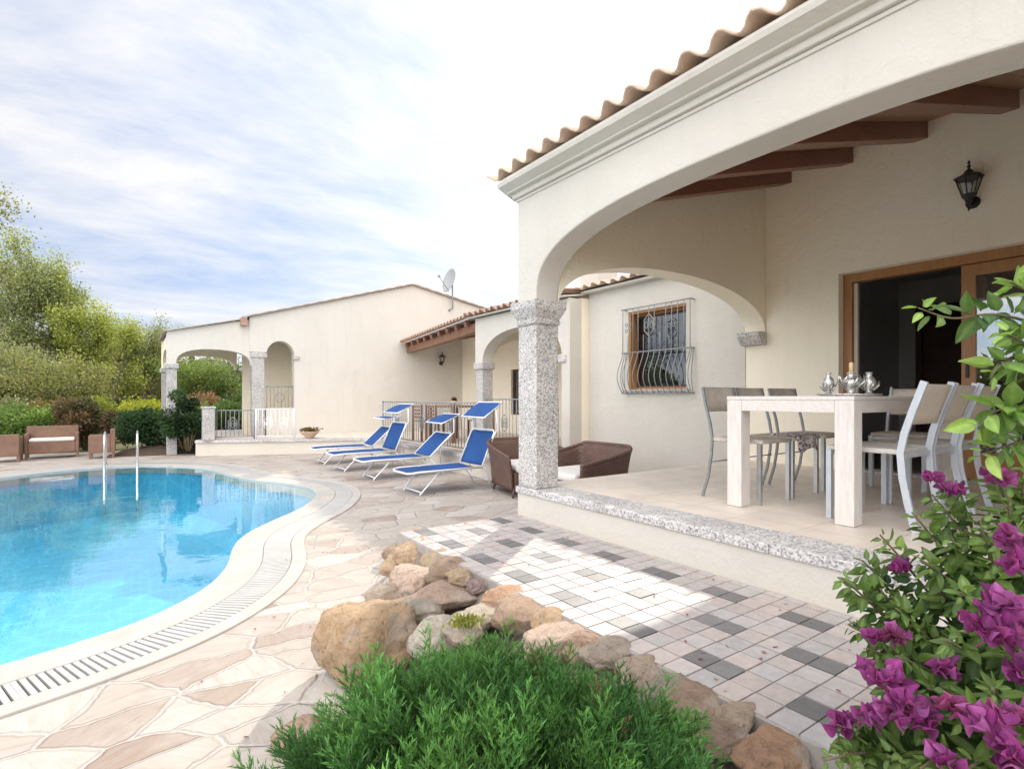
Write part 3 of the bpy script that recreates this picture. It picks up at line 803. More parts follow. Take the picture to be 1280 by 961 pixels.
# rafters and boards
def rafter(y, i):
    b = MB(); x0, x1 = 2.93, WX+.05
    b.bar((x0,y,ceil_z(x0)-.075),(x1,y,ceil_z(x1)-.075), .13, .15); b.build('rafter', MT['mahogany'], villa, bevel=.006)
for i, y in enumerate((3.28,2.64,2.0,1.36,.72,.08,-.56)): rafter(y, i)
b = MB()
for k in range(42):
    y = 3.515-k*.14
    b.bar((2.95,y-.07,ceil_z(2.95)+.012),(WX,y-.07,ceil_z(WX)+.012), .136, .02)
b.build('ceiling_board', MT['board'], villa)
b = MB(); 
b.prism([(2.545,2.805),(2.555,2.777),(2.72,2.703),(2.90,2.703),(2.94,ceil_z(2.94)+.03),(WX+.3,ceil_z(WX+.3)+.03),(9.2,ceil_z(9.2)+.03),(9.2,ceil_z(9.2)+.15),(2.56,2.832)], [], YP, -6, 3.86)
b.build('roof_deck', MT['plaster'], villa)
b = MB()
for (w0, w1, z0, z1) in ((.012,0,2.66,2.685),(.035,0,2.685,2.73),(.075,0,2.73,2.775)):
    b.box((2.70-w0,-6,z0),(2.702,3.77+w0,z1), bev=.007)
    b.box((2.698,3.769,z0+.0005),(2.93,3.77+w0-.0005,z1-.0005))
b.build('cornice', MT['plaster'], villa)
tile_roof('tile_roof', MT['terracotta'], villa, 2.52, 2.858, 9.2, 2.858+RS*6.68, 3.96, -2.0, .205, .026, 18)
# gable side infill above window wing
b = MB(); b.prism([(WX+.3,2.6),(9.2,2.6),(9.2,ceil_z(9.2)),(WX+.3,ceil_z(WX+.3))], [], YP, 3.50, 3.75); b.build('gable_wall', MT['plaster'], villa)
# wing roof and eave
tile_roof('wing_roof', MT['terracotta'], villa, 5.87, 2.735, 9.4, 3.42, 3.98, 6.62, .2, .024, 9)
b = MB(); b.prism([(5.95,2.67),(WX+.3,2.67),(9.4,3.33),(9.4,3.385),(5.93,2.700)], [], YP, 3.78, 6.56); b.build('wing_soffit', MT['plaster'], villa)
# sliding door
dr = thing('sliding_door', None, None, (0,0,0)); bpy.data.objects.remove(dr)
fx = WX+.12
b = MB(); b.prism([(DY0,PF-.05),(DY0,DZ),(DY1,DZ),(DY1,PF-.05),(DY1-.085,PF-.05),(DY1-.085,DZ-.09),(DY0+.085,DZ-.09),(DY0+.085,PF-.05)], [], XP, fx-.02, fx+.09)
door = b.build('sliding_door', MT['wood_door'], villa, bevel=.006)
def sash(y0, y1, x, w=.105, rail=.26):
    b = MB(); b.prism([(y0,PF+.015),(y1,PF+.015),(y1,DZ-.095),(y0,DZ-.095)], [[(y0+w,PF+rail),(y1-w,PF+rail),(y1-w,DZ-.20),(y0+w,DZ-.20)]], XP, x, x+.045)
    s_ = b.build('sash', MT['wood_door'], door, bevel=.005)
    b = MB(); b.box((x+.018,y0+w-.01,PF+rail-.01),(x+.026,y1-w+.01,DZ-.19)); b.build('pane', MT['glass'], s_)
    b = MB(); b.box((x-.02,y1-.06,1.18),(x-.002,y1-.035,1.34), bev=.004); b.build('handle', MT['black_iron'], s_)
sash(.24, 1.72, fx)
sash(.30, 1.66, fx+.05)
b = MB(); b.box((fx-.12,DY0+.09,PF-.02),(fx+.09,DY1-.09,PF+.012)); b.build('sill', MT['granite'], door)
b = MB(); b.box((fx+.02,DY1-.125,PF+.02),(fx+.06,DY1-.09,DZ-.1)); b.build('roller_guide', MT['weave_pale'], door)
# room behind the door
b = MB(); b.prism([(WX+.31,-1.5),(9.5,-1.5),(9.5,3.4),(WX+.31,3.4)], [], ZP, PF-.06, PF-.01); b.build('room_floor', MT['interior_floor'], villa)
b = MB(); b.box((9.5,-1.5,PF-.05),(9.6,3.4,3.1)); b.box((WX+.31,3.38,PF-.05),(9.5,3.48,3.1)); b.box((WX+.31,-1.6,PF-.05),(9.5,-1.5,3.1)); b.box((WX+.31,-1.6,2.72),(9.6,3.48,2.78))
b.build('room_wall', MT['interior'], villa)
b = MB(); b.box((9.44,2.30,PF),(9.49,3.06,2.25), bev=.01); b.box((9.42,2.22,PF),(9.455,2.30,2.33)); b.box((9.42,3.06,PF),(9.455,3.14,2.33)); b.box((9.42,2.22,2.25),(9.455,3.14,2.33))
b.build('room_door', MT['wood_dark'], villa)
# window of the wing
b = MB(); w_ = .032
b.prism([(WY0,WZ0),(WY1,WZ0),(WY1,WZ1),(WY0,WZ1)], [[(WY0+w_,WZ0+w_),(WY1-w_,WZ0+w_),(WY1-w_,WZ1-w_-.03),(WY0+w_,WZ1-w_-.03)]], XP, WX+.12, WX+.19)
win = b.build('window', MT['wood_door'], villa, bevel=.005)
b = MB()
b.prism([(WY0+.034,WZ0+.034),(WY1-.034,WZ0+.034),(WY1-.034,WZ1-.066),(WY0+.034,WZ1-.066)], [[(WY0+.055,WZ0+.055),(WY1-.055,WZ0+.055),(WY1-.055,WZ1-.087),(WY0+.055,WZ1-.087)]], XP, WX+.14, WX+.18)
b.build('casement', MT['wood_dark'], win)
b = MB(); b.box((WX+.16,WY0+.05,WZ0+.05),(WX+.168,WY1-.05,WZ1-.05)); b.build('pane', MT['pane'], win)
b = MB(); b.box((WX+.2,WY0,WZ0),(WX+.21,WY1,WZ1)); b.build('unlit_backing', MT['dusk'], win)  # plain dark sheet standing in for the unlit room behind the glass
b = MB(); b.box((WX-.05,WY0-.05,WZ0-.045),(WX+.14,WY1+.05,WZ0-.002), bev=.006); b.build('sill', MT['granite'], win)
b = MB(); b.box((WX+.001,WY1-.035,WZ0),(WX+.119,WY1-.002,WZ1-.002)); b.box((WX+.001,WY0,WZ1-.035),(WX+.119,WY1-.04,WZ1-.002)); b.build('lining', MT['wood_door'], win)
# wrought iron grille with a belly
gx = WX-.10; GY0, GY1, GZ0, GZ1, GM = 4.50, 5.69, 1.06, 2.30, 1.66
b = MB()
def belly(z):
    t = (GM-z)/(GM-GZ0); return gx-.17*sin(min(1,t)*pi*.96)**1.3*(.35+.65*t) if z < GM else gx
nb = 13
for i in range(nb):
    y = GY0+(GY1-GY0)*i/(nb-1)
    if i in (0, nb-1): b.tube([(gx,y,GM),(gx,y,GZ1)], .0065, 6)
    elif i % 3 != 2 or i in (2,): b.tube([(gx,y,GM),(gx,y,GZ1)], .006, 6)
    else: b.tube([(gx,y,GM),(gx,y,GM+.24)], .006, 6)
    pts = [(belly(GM-(GM-GZ0)*k/14), y, GM-(GM-GZ0)*k/14) for k in range(15)]
    b.tube(pts, .0065, 6)
for z in (GM, GZ1): b.tube([(gx,GY0-.03,z),(gx,GY1+.03,z)], .009, 6)
for y in (GY0, GY1):
    for z in (GM, GZ1): b.tube([(gx,y,z),(WX,y,z)], .008, 6)
    for q in (.33,.66):
        pts = [(belly(GM-(GM-GZ0)*k/14)*(1-q)+WX*q*1.0, y, GM-(GM-GZ0)*k/14) for k in range(15)]
        b.tube(pts, .006, 6)
bx_ = belly(GZ0)
b.tube([(bx_,GY0,GZ0),(bx_,GY1,GZ0)], .009, 6)
for y in (GY0, GY1): b.tube([(bx_,y,GZ0),(WX,y,GZ0)], .008, 6)
for i in range(nb-1):
    y0_ = GY0+(GY1-GY0)*i/(nb-1); dy = (GY1-GY0)/(nb-1)
    b.tube([(bx_-.004, y0_+dy*k/6, GZ0+.012+.03*sin(pi*k/6)) for k in range(7)], .005, 5)
def scroll(yc, zc, s, m=b):
    hexp = [(gx-.004, yc+s*cos(a)*.62, zc+s*sin(a)) for a in [radians(90+60*k) for k in range(6)]]
    m.tube(hexp, .0085, 6, closed=True)
    for sg in (-1, 1):
        m.tube([(gx-.004, yc+sg*s*(.30+.16*cos(a)), zc+s*.30*sin(a)) for a in [radians(20*k) for k in range(18)]], .006, 5, closed=True)
    m.tube([(gx-.004,yc,zc-s*.55),(gx-.004,yc,zc+s*.55)], .007, 5)
scroll(5.19, 2.03, .155)
b.tube([(gx,5.19,1.66),(gx,5.19,1.88)], .008, 6)
for yc in (4.80, 5.58):
    for sy in (-1,1):
        for sz in (-1,1):
            b.tube([(gx-.004, yc+sy*(.035+.022*cos(a)), 2.03+sz*(.045+.024*sin(a))) for a in [radians(30*k) for k in range(12)]], .006, 5, closed=True)
b.build('grille', MT['paint_grey'], win)

# rear porch: projecting block, arch, column
RX = 5.68; RY0, RY1 = 6.52, 9.40
arch = superarch(6.72, 9.13, 1.70, .56, 2.15, 44)
out = [(RY0,DECK),(6.72,DECK),(6.72,1.70)]+list(reversed(arch))+[(9.13,1.70),(9.40,1.70),(9.40,2.58),(RY0,2.58)]
# arch runs from u1 to u0; reversed gives u0 -> u1
b = MB(); b.prism(out, [], XP, RX, RX+.25); b.build('rear_porch_wall', MT['plaster'], villa, bevel=.01)
b = MB(); b.box((RX+.25,RY0,DECK),(8.3,RY0+.2,2.6)); b.build('rear_end_wall', MT['plaster_warm'], villa)
arch = superarch(RX+.25, 8.25, 1.70, .55, 2.15, 36)
out = [(RX+.252,1.70),(RX+.252,2.6),(8.29,2.88),(8.29,1.70)]+arch
b = MB(); b.prism(out, [], YP, 9.15, 9.398); b.build('rear_arch_wall', MT['plaster_warm'], villa)
b = MB(); b.box((RX+.005,9.135,TZ),(RX+.245,9.39,1.56), bev=.01); c2 = b.build('column', MT['granite'], villa)
b = MB(); b.box((RX-.03,9.10,1.56),(RX+.28,9.43,1.698), bev=.02); b.build('capital', MT['granite'], c2)
corbel(villa, 6.72, 0, 1.70) if False else None
b = MB(); b.box((RX-.03,6.60,1.56),(RX+.28,6.80,1.70), bev=.02); b.build('corbel', MT['granite'], villa)
b = MB(); b.prism([(6.5,DECK),(14.5,DECK),(14.5,2.84),(6.5,2.84)], [[(10.9,.55),(11.9,.55),(11.9,1.75),(10.9,1.75)],[(7.4,.1),(8.5,.1),(8.5,2.0),(7.4,2.0)]], XP, 8.3, 8.55); b.build('rear_wall', MT['plaster_warm'], villa)
b = MB(); b.prism([(10.9,.55),(11.9,.55),(11.9,1.75),(10.9,1.75)], [[(10.97,.62),(11.83,.62),(11.83,1.68),(10.97,1.68)]], XP, 8.36, 8.42); w2 = b.build('window', MT['wood_dark'], villa)
b = MB(); b.box((8.38,10.95,.6),(8.39,11.85,1.7)); b.build('pane', MT['pane'], w2)
b = MB(); b.box((8.45,10.9,.55),(8.46,11.9,1.75)); b.build('unlit_sheet', MT['black'], w2)  # black sheet put in as the darkness behind this pane
b = MB(); b.prism([(7.4,.06),(8.5,.06),(8.5,2.0),(7.4,2.0)], [[(7.5,.2),(8.4,.2),(8.4,1.9),(7.5,1.9)]], XP, 8.36, 8.42); w3 = b.build('patio_door', MT['wood_door'], villa)
b = MB(); b.box((8.38,7.48,.18),(8.39,8.42,1.92)); b.build('pane', MT['pane'], w3)
b = MB(); b.box((8.45,7.4,.06),(8.46,8.5,2.0)); b.build('unlit_backing', MT['black'], w3)  # black backing in place of the shaded interior
tile_roof('rear_porch_roof', MT['terracotta_far'], villa, 5.50, 2.645, 9.4, 3.24, 6.50, 9.55, .2, .03, 9)
b = MB(); b.prism([(5.56,2.585),(9.4,3.14),(9.4,3.19),(5.54,2.61)], [], YP, 6.54, 9.50); b.build('rear_soffit', MT['plaster'], villa)
# lean-to roof on rafters between rear porch and gabled house
def eave(y): t = (y-9.45)/(14.45-9.45); return (5.50+.75*t, 2.62-.05*t)
b = MB(); nr = 9
ex0, ez0 = eave(9.45); ex1, ez1 = eave(14.45)
def leanf(u, v):
    y = 9.5+4.95*u; ex, ez = eave(y); ph = 2*pi*(y-9.5)/.2; w = cos(ph); w = math.copysign(abs(w)**.75, w)
    return Vector((ex-.02*(1-v)*1+(8.8-ex)*v, y, ez+.02+.03*w+(3.02-ez)*v))
b.grid(leanf, 200, 3); b.build('lean_to_tiles', MT['terracotta_far'], villa, solid=.016)
b = MB(); vs = []
for y in (9.5, 14.47):
    ex, ez = eave(y); vs += [(ex+.05,y,ez-.045),(8.3,y,2.895),(8.3,y,2.92),(ex+.05,y,ez-.015)]
b.add(vs, [(0,1,2,3),(7,6,5,4),(0,4,5,1),(1,5,6,2),(2,6,7,3),(3,7,4,0)]); b.build('lean_to_boards', MT['wood_white'], villa)
for k in range(nr):
    y = 9.75+k*.56; ex, ez = eave(y); b = MB(); b.bar((ex+.10,y,ez-.10),(8.3,y,2.83), .10, .11); b.build('lean_to_rafter', MT['mahogany'], villa)
b = MB(); pts = []
for k in range(13):
    t = k/12; y = 9.42+5.05*t; ex, ez = eave(y); pts.append((ex+.28, y, ez-.20-.02*sin(pi*t)))
b.strip(pts, .16, .17, (1,0,0)); b.build('lean_to_beam', MT['wood_teak'], villa)
# chimney
b = MB(); cc = (8.0,8.27)
b.box((cc[0]-.27,cc[1]-.27,2.9),(cc[0]+.27,cc[1]+.27,3.56)); chim = b.build('chimney', MT['plaster'], villa)
b = MB()
for sx in (-1,1):
    for sy in (-1,1): b.box((cc[0]+sx*.2-.07,cc[1]+sy*.2-.07,3.56),(cc[0]+sx*.2+.07,cc[1]+sy*.2+.07,3.72))
b.box((cc[0]-.31,cc[1]-.31,3.72),(cc[0]+.31,cc[1]+.31,3.75)); b.build('vent', MT['plaster'], chim)
b = MB()
for sx in (-1,1):
    for k in range(4):
        y = cc[1]-.27+k*.18; b.tube([(cc[0]+sx*.36,y,3.77),(cc[0]+sx*.02,y,3.87)], .06, 8, flat=.5)
b.build('cap', MT['terracotta'], chim)

# ================================================================== GABLED HOUSE
GW = 14.5
gh = thing('gabled_house', 'white gabled house with small arched loggia beyond the pool terrace', 'house', (5,15.5,TZ))
def gtop(x): return 2.94+(x-2.3)*(4.23-2.94)/(6.63-2.3) if x < 6.63 else 4.23-(x-6.63)*.187
out = [(2.70,TZ),(2.74,TZ),(2.74,2.06)]
na = superarch(2.74, 3.40, 2.06, .36, 2.0, 24)
out = [(3.40,TZ),(11.5,TZ),(11.5,gtop(11.5)),(6.63,4.23),(2.36,gtop(2.36)),(2.36,2.12),(2.74,2.12),(2.74,2.06)]+list(reversed(na))
b = MB(); b.prism(out, [], YP, GW, GW+.28); b.build('gable_wall', MT['plaster_far'], gh, bevel=.01)
b = MB(); b.box((2.42,GW+.003,TZ),(2.70,GW+.275,2.12), bev=.01); cg = b.build('column', MT['granite'], gh)
b = MB(); b.box((2.38,GW-.03,1.98),(2.76,GW+.30,2.10), bev=.02); b.build('capital', MT['granite'], cg)
b = MB(); b.box((3.36,GW-.04,1.96),(3.52,GW+.1,2.06), bev=.015); b.build('corbel', MT['granite'], gh)
la = superarch(.84, 2.40, 1.78, .36, 2.5, 30)
out = [(.66,1.78),(.84,1.78)]+list(reversed(la))[1:]+[(2.419,1.78),(2.419,gtop(2.3)-.06),(.66,2.50)]
out = [(.66,1.78)]+list(reversed(la))+[(2.44,1.78),(2.44,2.92),(.66,2.50)]
for yy in (GW+.06, 17.0):
    b = MB(); b.prism(out, [], YP, yy, yy+.22); b.build('loggia_wall', MT['plaster_warm'] if yy > 15 else MT['plaster_far'], gh)
    b = MB(); b.box((.66,yy+.003,DECK),(.86,yy+.217,1.66), bev=.01); cg = b.build('column', MT['granite'], gh)
    b = MB(); b.box((.62,yy-.03,1.66),(.90,yy+.25,1.778), bev=.02); b.build('capital', MT['granite'], cg)
sa = superarch(GW+.30, 16.98, 1.78, .4, 2.3, 24)
out = [(GW+.28,1.78)]+list(reversed(sa))+[(17.0,1.78),(17.0,2.45),(GW+.28,2.45)]
b = MB(); b.prism(out, [], XP, .68, .88); b.build('loggia_side_wall', MT['plaster_warm'], gh)
b = MB(); b.box((2.45,16.0,TZ),(3.9,16.2,2.9)); b.box((3.7,GW+.28,TZ),(3.9,16.0,2.9)); b.build('loggia_back_wall', MT['plaster_warm'], gh)
b = MB(); b.box((2.745,GW+.02,TZ),(3.395,GW+.2,.74)); b.build('parapet', MT['plaster_far'], gh)
b = MB()
for k in range(8):
    x = 2.77+k*.0855; b.tube([(x,GW+.1,.745),(x,GW+.1,1.28)], .008, 5)
b.tube([(2.745,GW+.1,1.28),(3.395,GW+.1,1.28)], .012, 5)
b.tube([(3.07+.1*cos(a),GW+.09,1.0+.12*sin(a)) for a in [radians(30*k) for k in range(12)]], .008, 5, closed=True)
b.build('railing', MT['paint_grey'], gh)
b = MB(); b.box((3.9,16.2,TZ),(11.5,21,2.9)); b.box((8.55,GW+.28,TZ),(11.5,16.2,3.2)); b.build('house_body', MT['plaster_far'], gh)
b = MB()
b.prism([(2.22,gtop(2.3)-.02),(6.63,4.235),(11.6,gtop(11.6)+.005),(11.6,gtop(11.6)+.05),(6.63,4.28),(2.20,gtop(2.3)+.02)], [], YP, GW-.07, 21.2)
b.build('roof', MT['tile_pale'], gh)
b = MB(); b.prism([(.60,2.488),(2.30,2.912),(2.30,2.935),(.58,2.512)], [], YP, GW-.02, 17.4); b.build('loggia_roof', MT['tile_pale'], gh)
b = MB(); pts = []
for k in range(60):
    x = 2.3+k*.155
    if x > 11.4: break
    pts.append((x, GW-.075, gtop(x)+.03+(.014 if k % 2 else 0)))
b.tube(pts, .024, 7)
b.build('verge_tiles', MT['tile_pale'], gh)
b = MB(); b.box((2.16,GW-.12,2.74),(2.29,GW+.2,2.93)); b.build('eave_end', MT['terracotta_far'], gh)

# satellite dish
sd = thing('satellite_dish', 'grey satellite dish on a bent mast above the white gable', 'satellite dish', (7.88,GW,3.64))
b = MB(); b.tube([(7.82,GW,3.62),(7.88,GW-.14,3.66),(7.88,GW-.14,4.52)], .024, 8); b.build('mast', MT['paint_grey'], sd)
b = MB(); dn = Vector((-.97,.0,.22)).normalized(); ax = dn.orthogonal().normalized(); ay = dn.cross(ax); ctr = Vector((7.76,GW-.14,4.50))
b.grid(lambda u, v: ctr + (ax*cos(2*pi*u)+ay*sin(2*pi*u))*.37*v + dn*(.09*v*v-.09), 28, 6); b.build('reflector', MT['dish'], sd, solid=.012)
b = MB(); b.tube([ctr-dn*.09, Vector((7.88,GW-.14,4.44))], .03, 6); b.tube([ctr+Vector((0,0,-.34)), ctr+dn*.34], .012, 6); b.box(tuple(ctr+dn*.34-Vector((.03,.03,.03))), tuple(ctr+dn*.34+Vector((.03,.03,.03)))); b.build('feed_arm', MT['paint_grey'], sd)

# wall lanterns
def lantern(name, label, loc, rz, s=1.0):
    t = thing(name, label, 'wall lamp', (0,0,0), 0, 'black wall lanterns')
    b = MB(); b.lathe([(.0,.0),(.05,.0),(.055,.01),(.0,.012)], n=12)
    M_ = Matrix.Rotation(radians(90), 4, 'Y'); b.v = [tuple(M_@Vector(v)) for v in b.v]
    b.tube([(0,0,.0),(.03,0,-.03),(.07,0,-.045),(.115,0,-.03),(.115,0,.03)], .008, 8); b.build('bracket', MT['black_iron'], t)
    c = .115
    b = MB(); b.lathe([(.012,.30),(.03,.285),(.045,.262),(.105,.232),(.112,.222),(.10,.218)], (c,0,-.03), 6)
    b.lathe([(.004,.375),(.012,.355),(.005,.34),(.016,.325),(.008,.31),(.014,.298)], (c,0,-.03), 8); b.build('cap', MT['black_iron'], t)
    b = MB()
    for k in range(6):
        a = 2*pi*k/6; b.tube([(c+.05*cos(a),.05*sin(a),.045),(c+.094*cos(a),.094*sin(a),.19)], .0055, 5)
    b.lathe([(.0,-.10),(.010,-.08),(.006,-.065),(.014,-.05),(.006,-.035),(.026,-.015),(.03,.005),(.05,.03),(.056,.045),(.05,.048)], (c,0,-.0), 8)
    for z, r in ((.045,.052),(.19,.097)): b.tube([(c+r*cos(2*pi*k/6), r*sin(2*pi*k/6), z) for k in range(6)], .0065, 5, closed=True)
    b.build('cage', MT['black_iron'], t)
    b = MB(); b.lathe([(.045,.045),(.088,.189)], (c,0,0), 6); b.build('glass', MT['glass_clear'], t)
    b = MB(); b.lathe([(.0,.04),(.014,.045),(.014,.09),(.022,.12),(.012,.15),(.0,.155)], (c,0,0), 10); b.build('bulb', MT['paint_white'], t)
    t.location = loc; t.rotation_euler = (0,0,rz); t.scale = (s,s,s); return t
lantern('wall_lantern', 'black six sided lantern on the cream porch wall above the glass door', (WX-.002,1.60,2.72), pi)
lantern('wall_lantern', 'small dark lantern on the far gable wall under the lean-to eave', (7.55,GW-.003,2.02), -pi/2)

# ================================================================== RAILINGS
def railing(label, p, q, z0, h, nbar, m, orn=(), cat='railing', name='iron_railing'):
    p, q = Vector((*p,0)), Vector((*q,0)); t = thing(name, label, cat, (p.x,p.y,z0))
    d = q-p; ln = d.length; d.normalize()
    b = MB(); Z = Vector((0,0,1))
    for z in (z0+.06, z0+h): b.tube([p+Z*z, q+Z*z], .012, 6)
    b.build('rail', m, t)
    b = MB()
    for k in range(nbar):
        x = p+d*(ln*(k+.5)/nbar); b.tube([x+Z*(z0+.06), x+Z*(z0+h)], .0075, 5)
    b.build('bars', m, t)
    b = MB()
    for x in (p, q): b.tube([x+Z*z0, x+Z*(z0+h+.02)], .018, 6)
    b.build('post', m, t)
    if orn:
        for f in orn:
            b = MB(); c = p+d*ln*f+Z*(z0+h*.52)
            for s in (.16,.085): b.tube([c+d*(s*.65*cos(a))+Z*(s*sin(a)) for a in [radians(60*k+90) for k in range(6)]], .009, 5, closed=True)
            for sg in (-1,1): b.tube([c+d*(sg*(.045+.03*cos(a)))+Z*(.04*sin(a)) for a in [radians(36*k) for k in range(10)]], .007, 5, closed=True)
            b.build('ornament', m, t)
    return t
railing('low iron railing with hexagon motif between granite block and loggia column', (1.55,13.95), (2.33,13.72), TZ, .66, 9, MT['paint_grey'], (.45,))
railing('white iron railing with two hexagon motifs before the narrow arch', (2.36,13.66), (3.12,13.30), TZ, .68, 9, MT['paint_white'], (.32,.72))
railing('grey picket railing along the terrace behind the blue sun loungers', (4.80,7.95), (4.80,12.1), TZ, .86, 40, MT['paint_grey'], (.2,.5,.8))
railing('grey iron railing closing the rear porch arch behind the granite pillar', (5.70,6.85), (5.70,9.05), TZ, .92, 20, MT['paint_grey'], (.3,.7))
t = thing('granite_block', 'squat granite gate post at the left end of the terrace railing', 'post', (1.42,13.92,TZ))
b = MB(); b.box((1.30,13.80,TZ),(1.54,14.04,.76), bev=.012); b.build('shaft', MT['granite'], t)
b = MB(); b.box((1.28,13.78,.76),(1.56,14.06,.80), bev=.012); b.build('top', MT['granite'], t)
t = thing('gate_post', 'grey metal post at the end wall right of the granite pillar', 'post', (5.35,6.45,DECK))
b = MB(); b.tube([(5.35,6.45,DECK),(5.35,6.45,.82)], .035, 8); b.build('shaft', MT['paint_grey'], t)
b = MB(); b.lathe([(.036,.82),(.04,.83),(.02,.86),(.0,.87)], (5.35,6.45,0), 8); b.build('finial', MT['paint_grey'], t)

# bowl planter
bp = thing('bowl_planter', 'shallow terracotta bowl of low plants on the terrace edge', 'planter', (3.42,13.02,TZ))
b = MB(); b.lathe([(.07,0),(.09,.02),(.17,.10),(.215,.15),(.225,.165),(.205,.165),(.16,.12),(.0,.11)], (3.42,13.14,TZ), 22); b.build('bowl', MT['terracotta'], bp)
rng = np.random.default_rng(5); n = 260; ps = np.stack([3.42+rng.normal(size=n)*.09, 13.14+rng.normal(size=n)*.09, TZ+.15+rng.random(n)*.07],1)
dd = rng.normal(size=(n,3)); dd[:,2] = np.abs(dd[:,2])+.5
inst_mesh('plants', LEAF_V, LEAF_F, frames(ps, dd, .05+.03*rng.random(n), rng), cjit((.20,.09,.05), n, rng, .3, (.12,.15,.05)), MT['leaf'], bp)

# ================================================================== FURNITURE
# sun loungers
def lounger(label, loc, rz, back, canopy_tilt, first):
    t = thing('sun_lounger', label, 'sun lounger', (0,0,0), 0, 'blue sun loungers in a row by the pool')
    W = .31; SZ = .32; BX = 1.10; BL = .56
    a = radians(back); bt = Vector((BX+BL*cos(a), 0, SZ+BL*sin(a)))
    b = MB()
    loop = [(BX,-W,SZ),(.12,-W,SZ),(.03,-W+.03,SZ-.012),(0,-W+.1,SZ-.02),(0,W-.1,SZ-.02),(.03,W-.03,SZ-.012),(.12,W,SZ),(BX,W,SZ)]
    b.tube(loop, .0135, 8); b.build('seat_frame', MT['paint_white'], t)
    b = MB(); b.tube([(BX,-W,SZ),(bt.x-.04*cos(a),-W,bt.z-.04*sin(a)),(bt.x,-W+.05,bt.z),(bt.x,W-.05,bt.z),(bt.x-.04*cos(a),W,bt.z-.04*sin(a)),(BX,W,SZ)], .0135, 8)
    b.build('back_frame', MT['paint_white'], t)
    b = MB(); b.grid(lambda u, v: Vector((.03+(BX-.04)*u, (-W+.012)+(2*W-.024)*v, SZ-.0-.02*(1-u)**6-.030*sin(pi*v)*(.4+.6*sin(pi*u))+.003*sin(u*23+v*2)*sin(pi*v))), 20, 8); b.build('seat_sling', MT['blue'], t, solid=.004)
    b = MB(); b.grid(lambda u, v: Vector((BX+.02+(BL-.04)*u*cos(a)+.02*sin(a)*sin(pi*v), (-W+.012)+(2*W-.024)*v, SZ+.02+(BL-.04)*u*sin(a)-.02*cos(a)*sin(pi*v))), 12, 8); b.build('back_sling', MT['blue'], t, solid=.004)
    for sx, nm in ((.33,-1),(BX+.02,1)):
        for sy in (-1,1):
            b = MB(); fx_ = sx+(-.16 if nm<0 else .2)
            if nm < 0: b.tube([(sx+.1,sy*(W-.02),SZ),(sx+.03,sy*(W-.03),SZ-.10),(fx_,sy*(W-.06),.02),(fx_,sy*(W-.06),0)], .0115, 7)
            else: b.tube([(sx-.02,sy*(W-.02),SZ),(fx_-.07,sy*(W-.05),.14),(fx_,sy*(W-.06),0)], .0115, 7)
            b.build('leg', MT['paint_white'], t)
    b = MB(); 
    b.tube([(.17,-W+.06,.05),(.17,W-.06,.05)], .010, 6); b.build('stretcher', MT['paint_white'], t)
    b = MB(); b.tube([(BX+.14,-W+.05,.12),(BX+.14,W-.05,.12)], .010, 6); b.build('stretcher', MT['paint_white'], t)
    b = MB()
    for sy in (-1,1): b.tube([(BX+.28*cos(a),sy*(W-.01),SZ+.28*sin(a)),(BX+.20,sy*(W-.01),SZ-.14)], .007, 6)
    b.build('brace', MT['steel'], t)
    # canopy on two arms
    c0 = bt+Vector((.05,0,.16+.05*sin(a))); tl = radians(canopy_tilt); CL = .38
    fr = c0+Vector((-.24,0,-.02)); bk = fr+Vector((CL*cos(tl),0,CL*sin(tl)))
    b = MB(); b.tube([(fr.x,-W,fr.z),(bk.x,-W,bk.z),(bk.x,W,bk.z),(fr.x,W,fr.z)], .012, 7, closed=True)
    can = b.build('canopy_frame', MT['paint_white'], t)
    b = MB(); b.grid(lambda u, v: Vector((fr.x+(bk.x-fr.x)*u, -W+2*W*v, fr.z+(bk.z-fr.z)*u+.012*sin(pi*u))), 8, 8); b.build('canopy', MT['blue'], can, solid=.004)
    b = MB()
    for sy in (-1,1): b.tube([(bt.x-.18*cos(a),sy*(W+.012),bt.z-.18*sin(a)),(bt.x+.03,sy*(W+.015),bt.z+.02),((fr.x+bk.x)/2+.04,sy*(W+.012),(fr.z+bk.z)/2)], .010, 7)
    b.build('canopy_arm', MT['paint_white'], t)
    t.location = loc; t.rotation_euler = (0,0,rz); return t
lounger('nearest blue sun lounger with steep backrest, beside the wicker armchair', (2.96,6.84,DECK), radians(1), 66, 34, True)
lounger('second blue sun lounger with its backrest reclined low, behind the nearest one', (2.95,8.48,DECK), radians(-1), 42, 22, False)
lounger('third blue sun lounger with steep backrest, between two reclined ones', (2.88,9.72,DECK), radians(2), 66, 24, False)
lounger('farthest blue sun lounger, reclined, nearest the white gable wall', (2.90,10.95,DECK), radians(-2), 42, 4, False)

# dining table
tt = thing('dining_table', 'limed white dining table with square legs on the porch floor', 'table', (4.26,1.84,PF))
TX0, TX1, TY0, TY1 = 3.42, 5.10, 1.44, 2.26
b = MB(); b.box((TX0,TY0,PF+.735),(TX1,TY1,PF+.76), bev=.003); b.build('tabletop', MT['wood_white_x'], tt)
b = MB(); e = .004
b.box((TX0+e,TY0+.11,PF+.66),(TX0+.10,TY1-.11,PF+.7345)); b.box((TX1-.10,TY0+.11,PF+.66),(TX1-e,TY1-.11,PF+.7345))
b.box((TX0+.11,TY0+e,PF+.66),(TX1-.11,TY0+.03,PF+.7345)); b.box((TX0+.11,TY1-.03,PF+.66),(TX1-.11,TY1-e,PF+.7345)); b.build('apron', MT['wood_white_x'], tt, bevel=.003)
for x in (TX0, TX1-.11):
    for y in (TY0, TY1-.11):
        b = MB(); b.box((x+.001,y+.001,PF),(x+.109,y+.109,PF+.7345), bev=.005); b.build('leg', MT['wood_white'], tt)

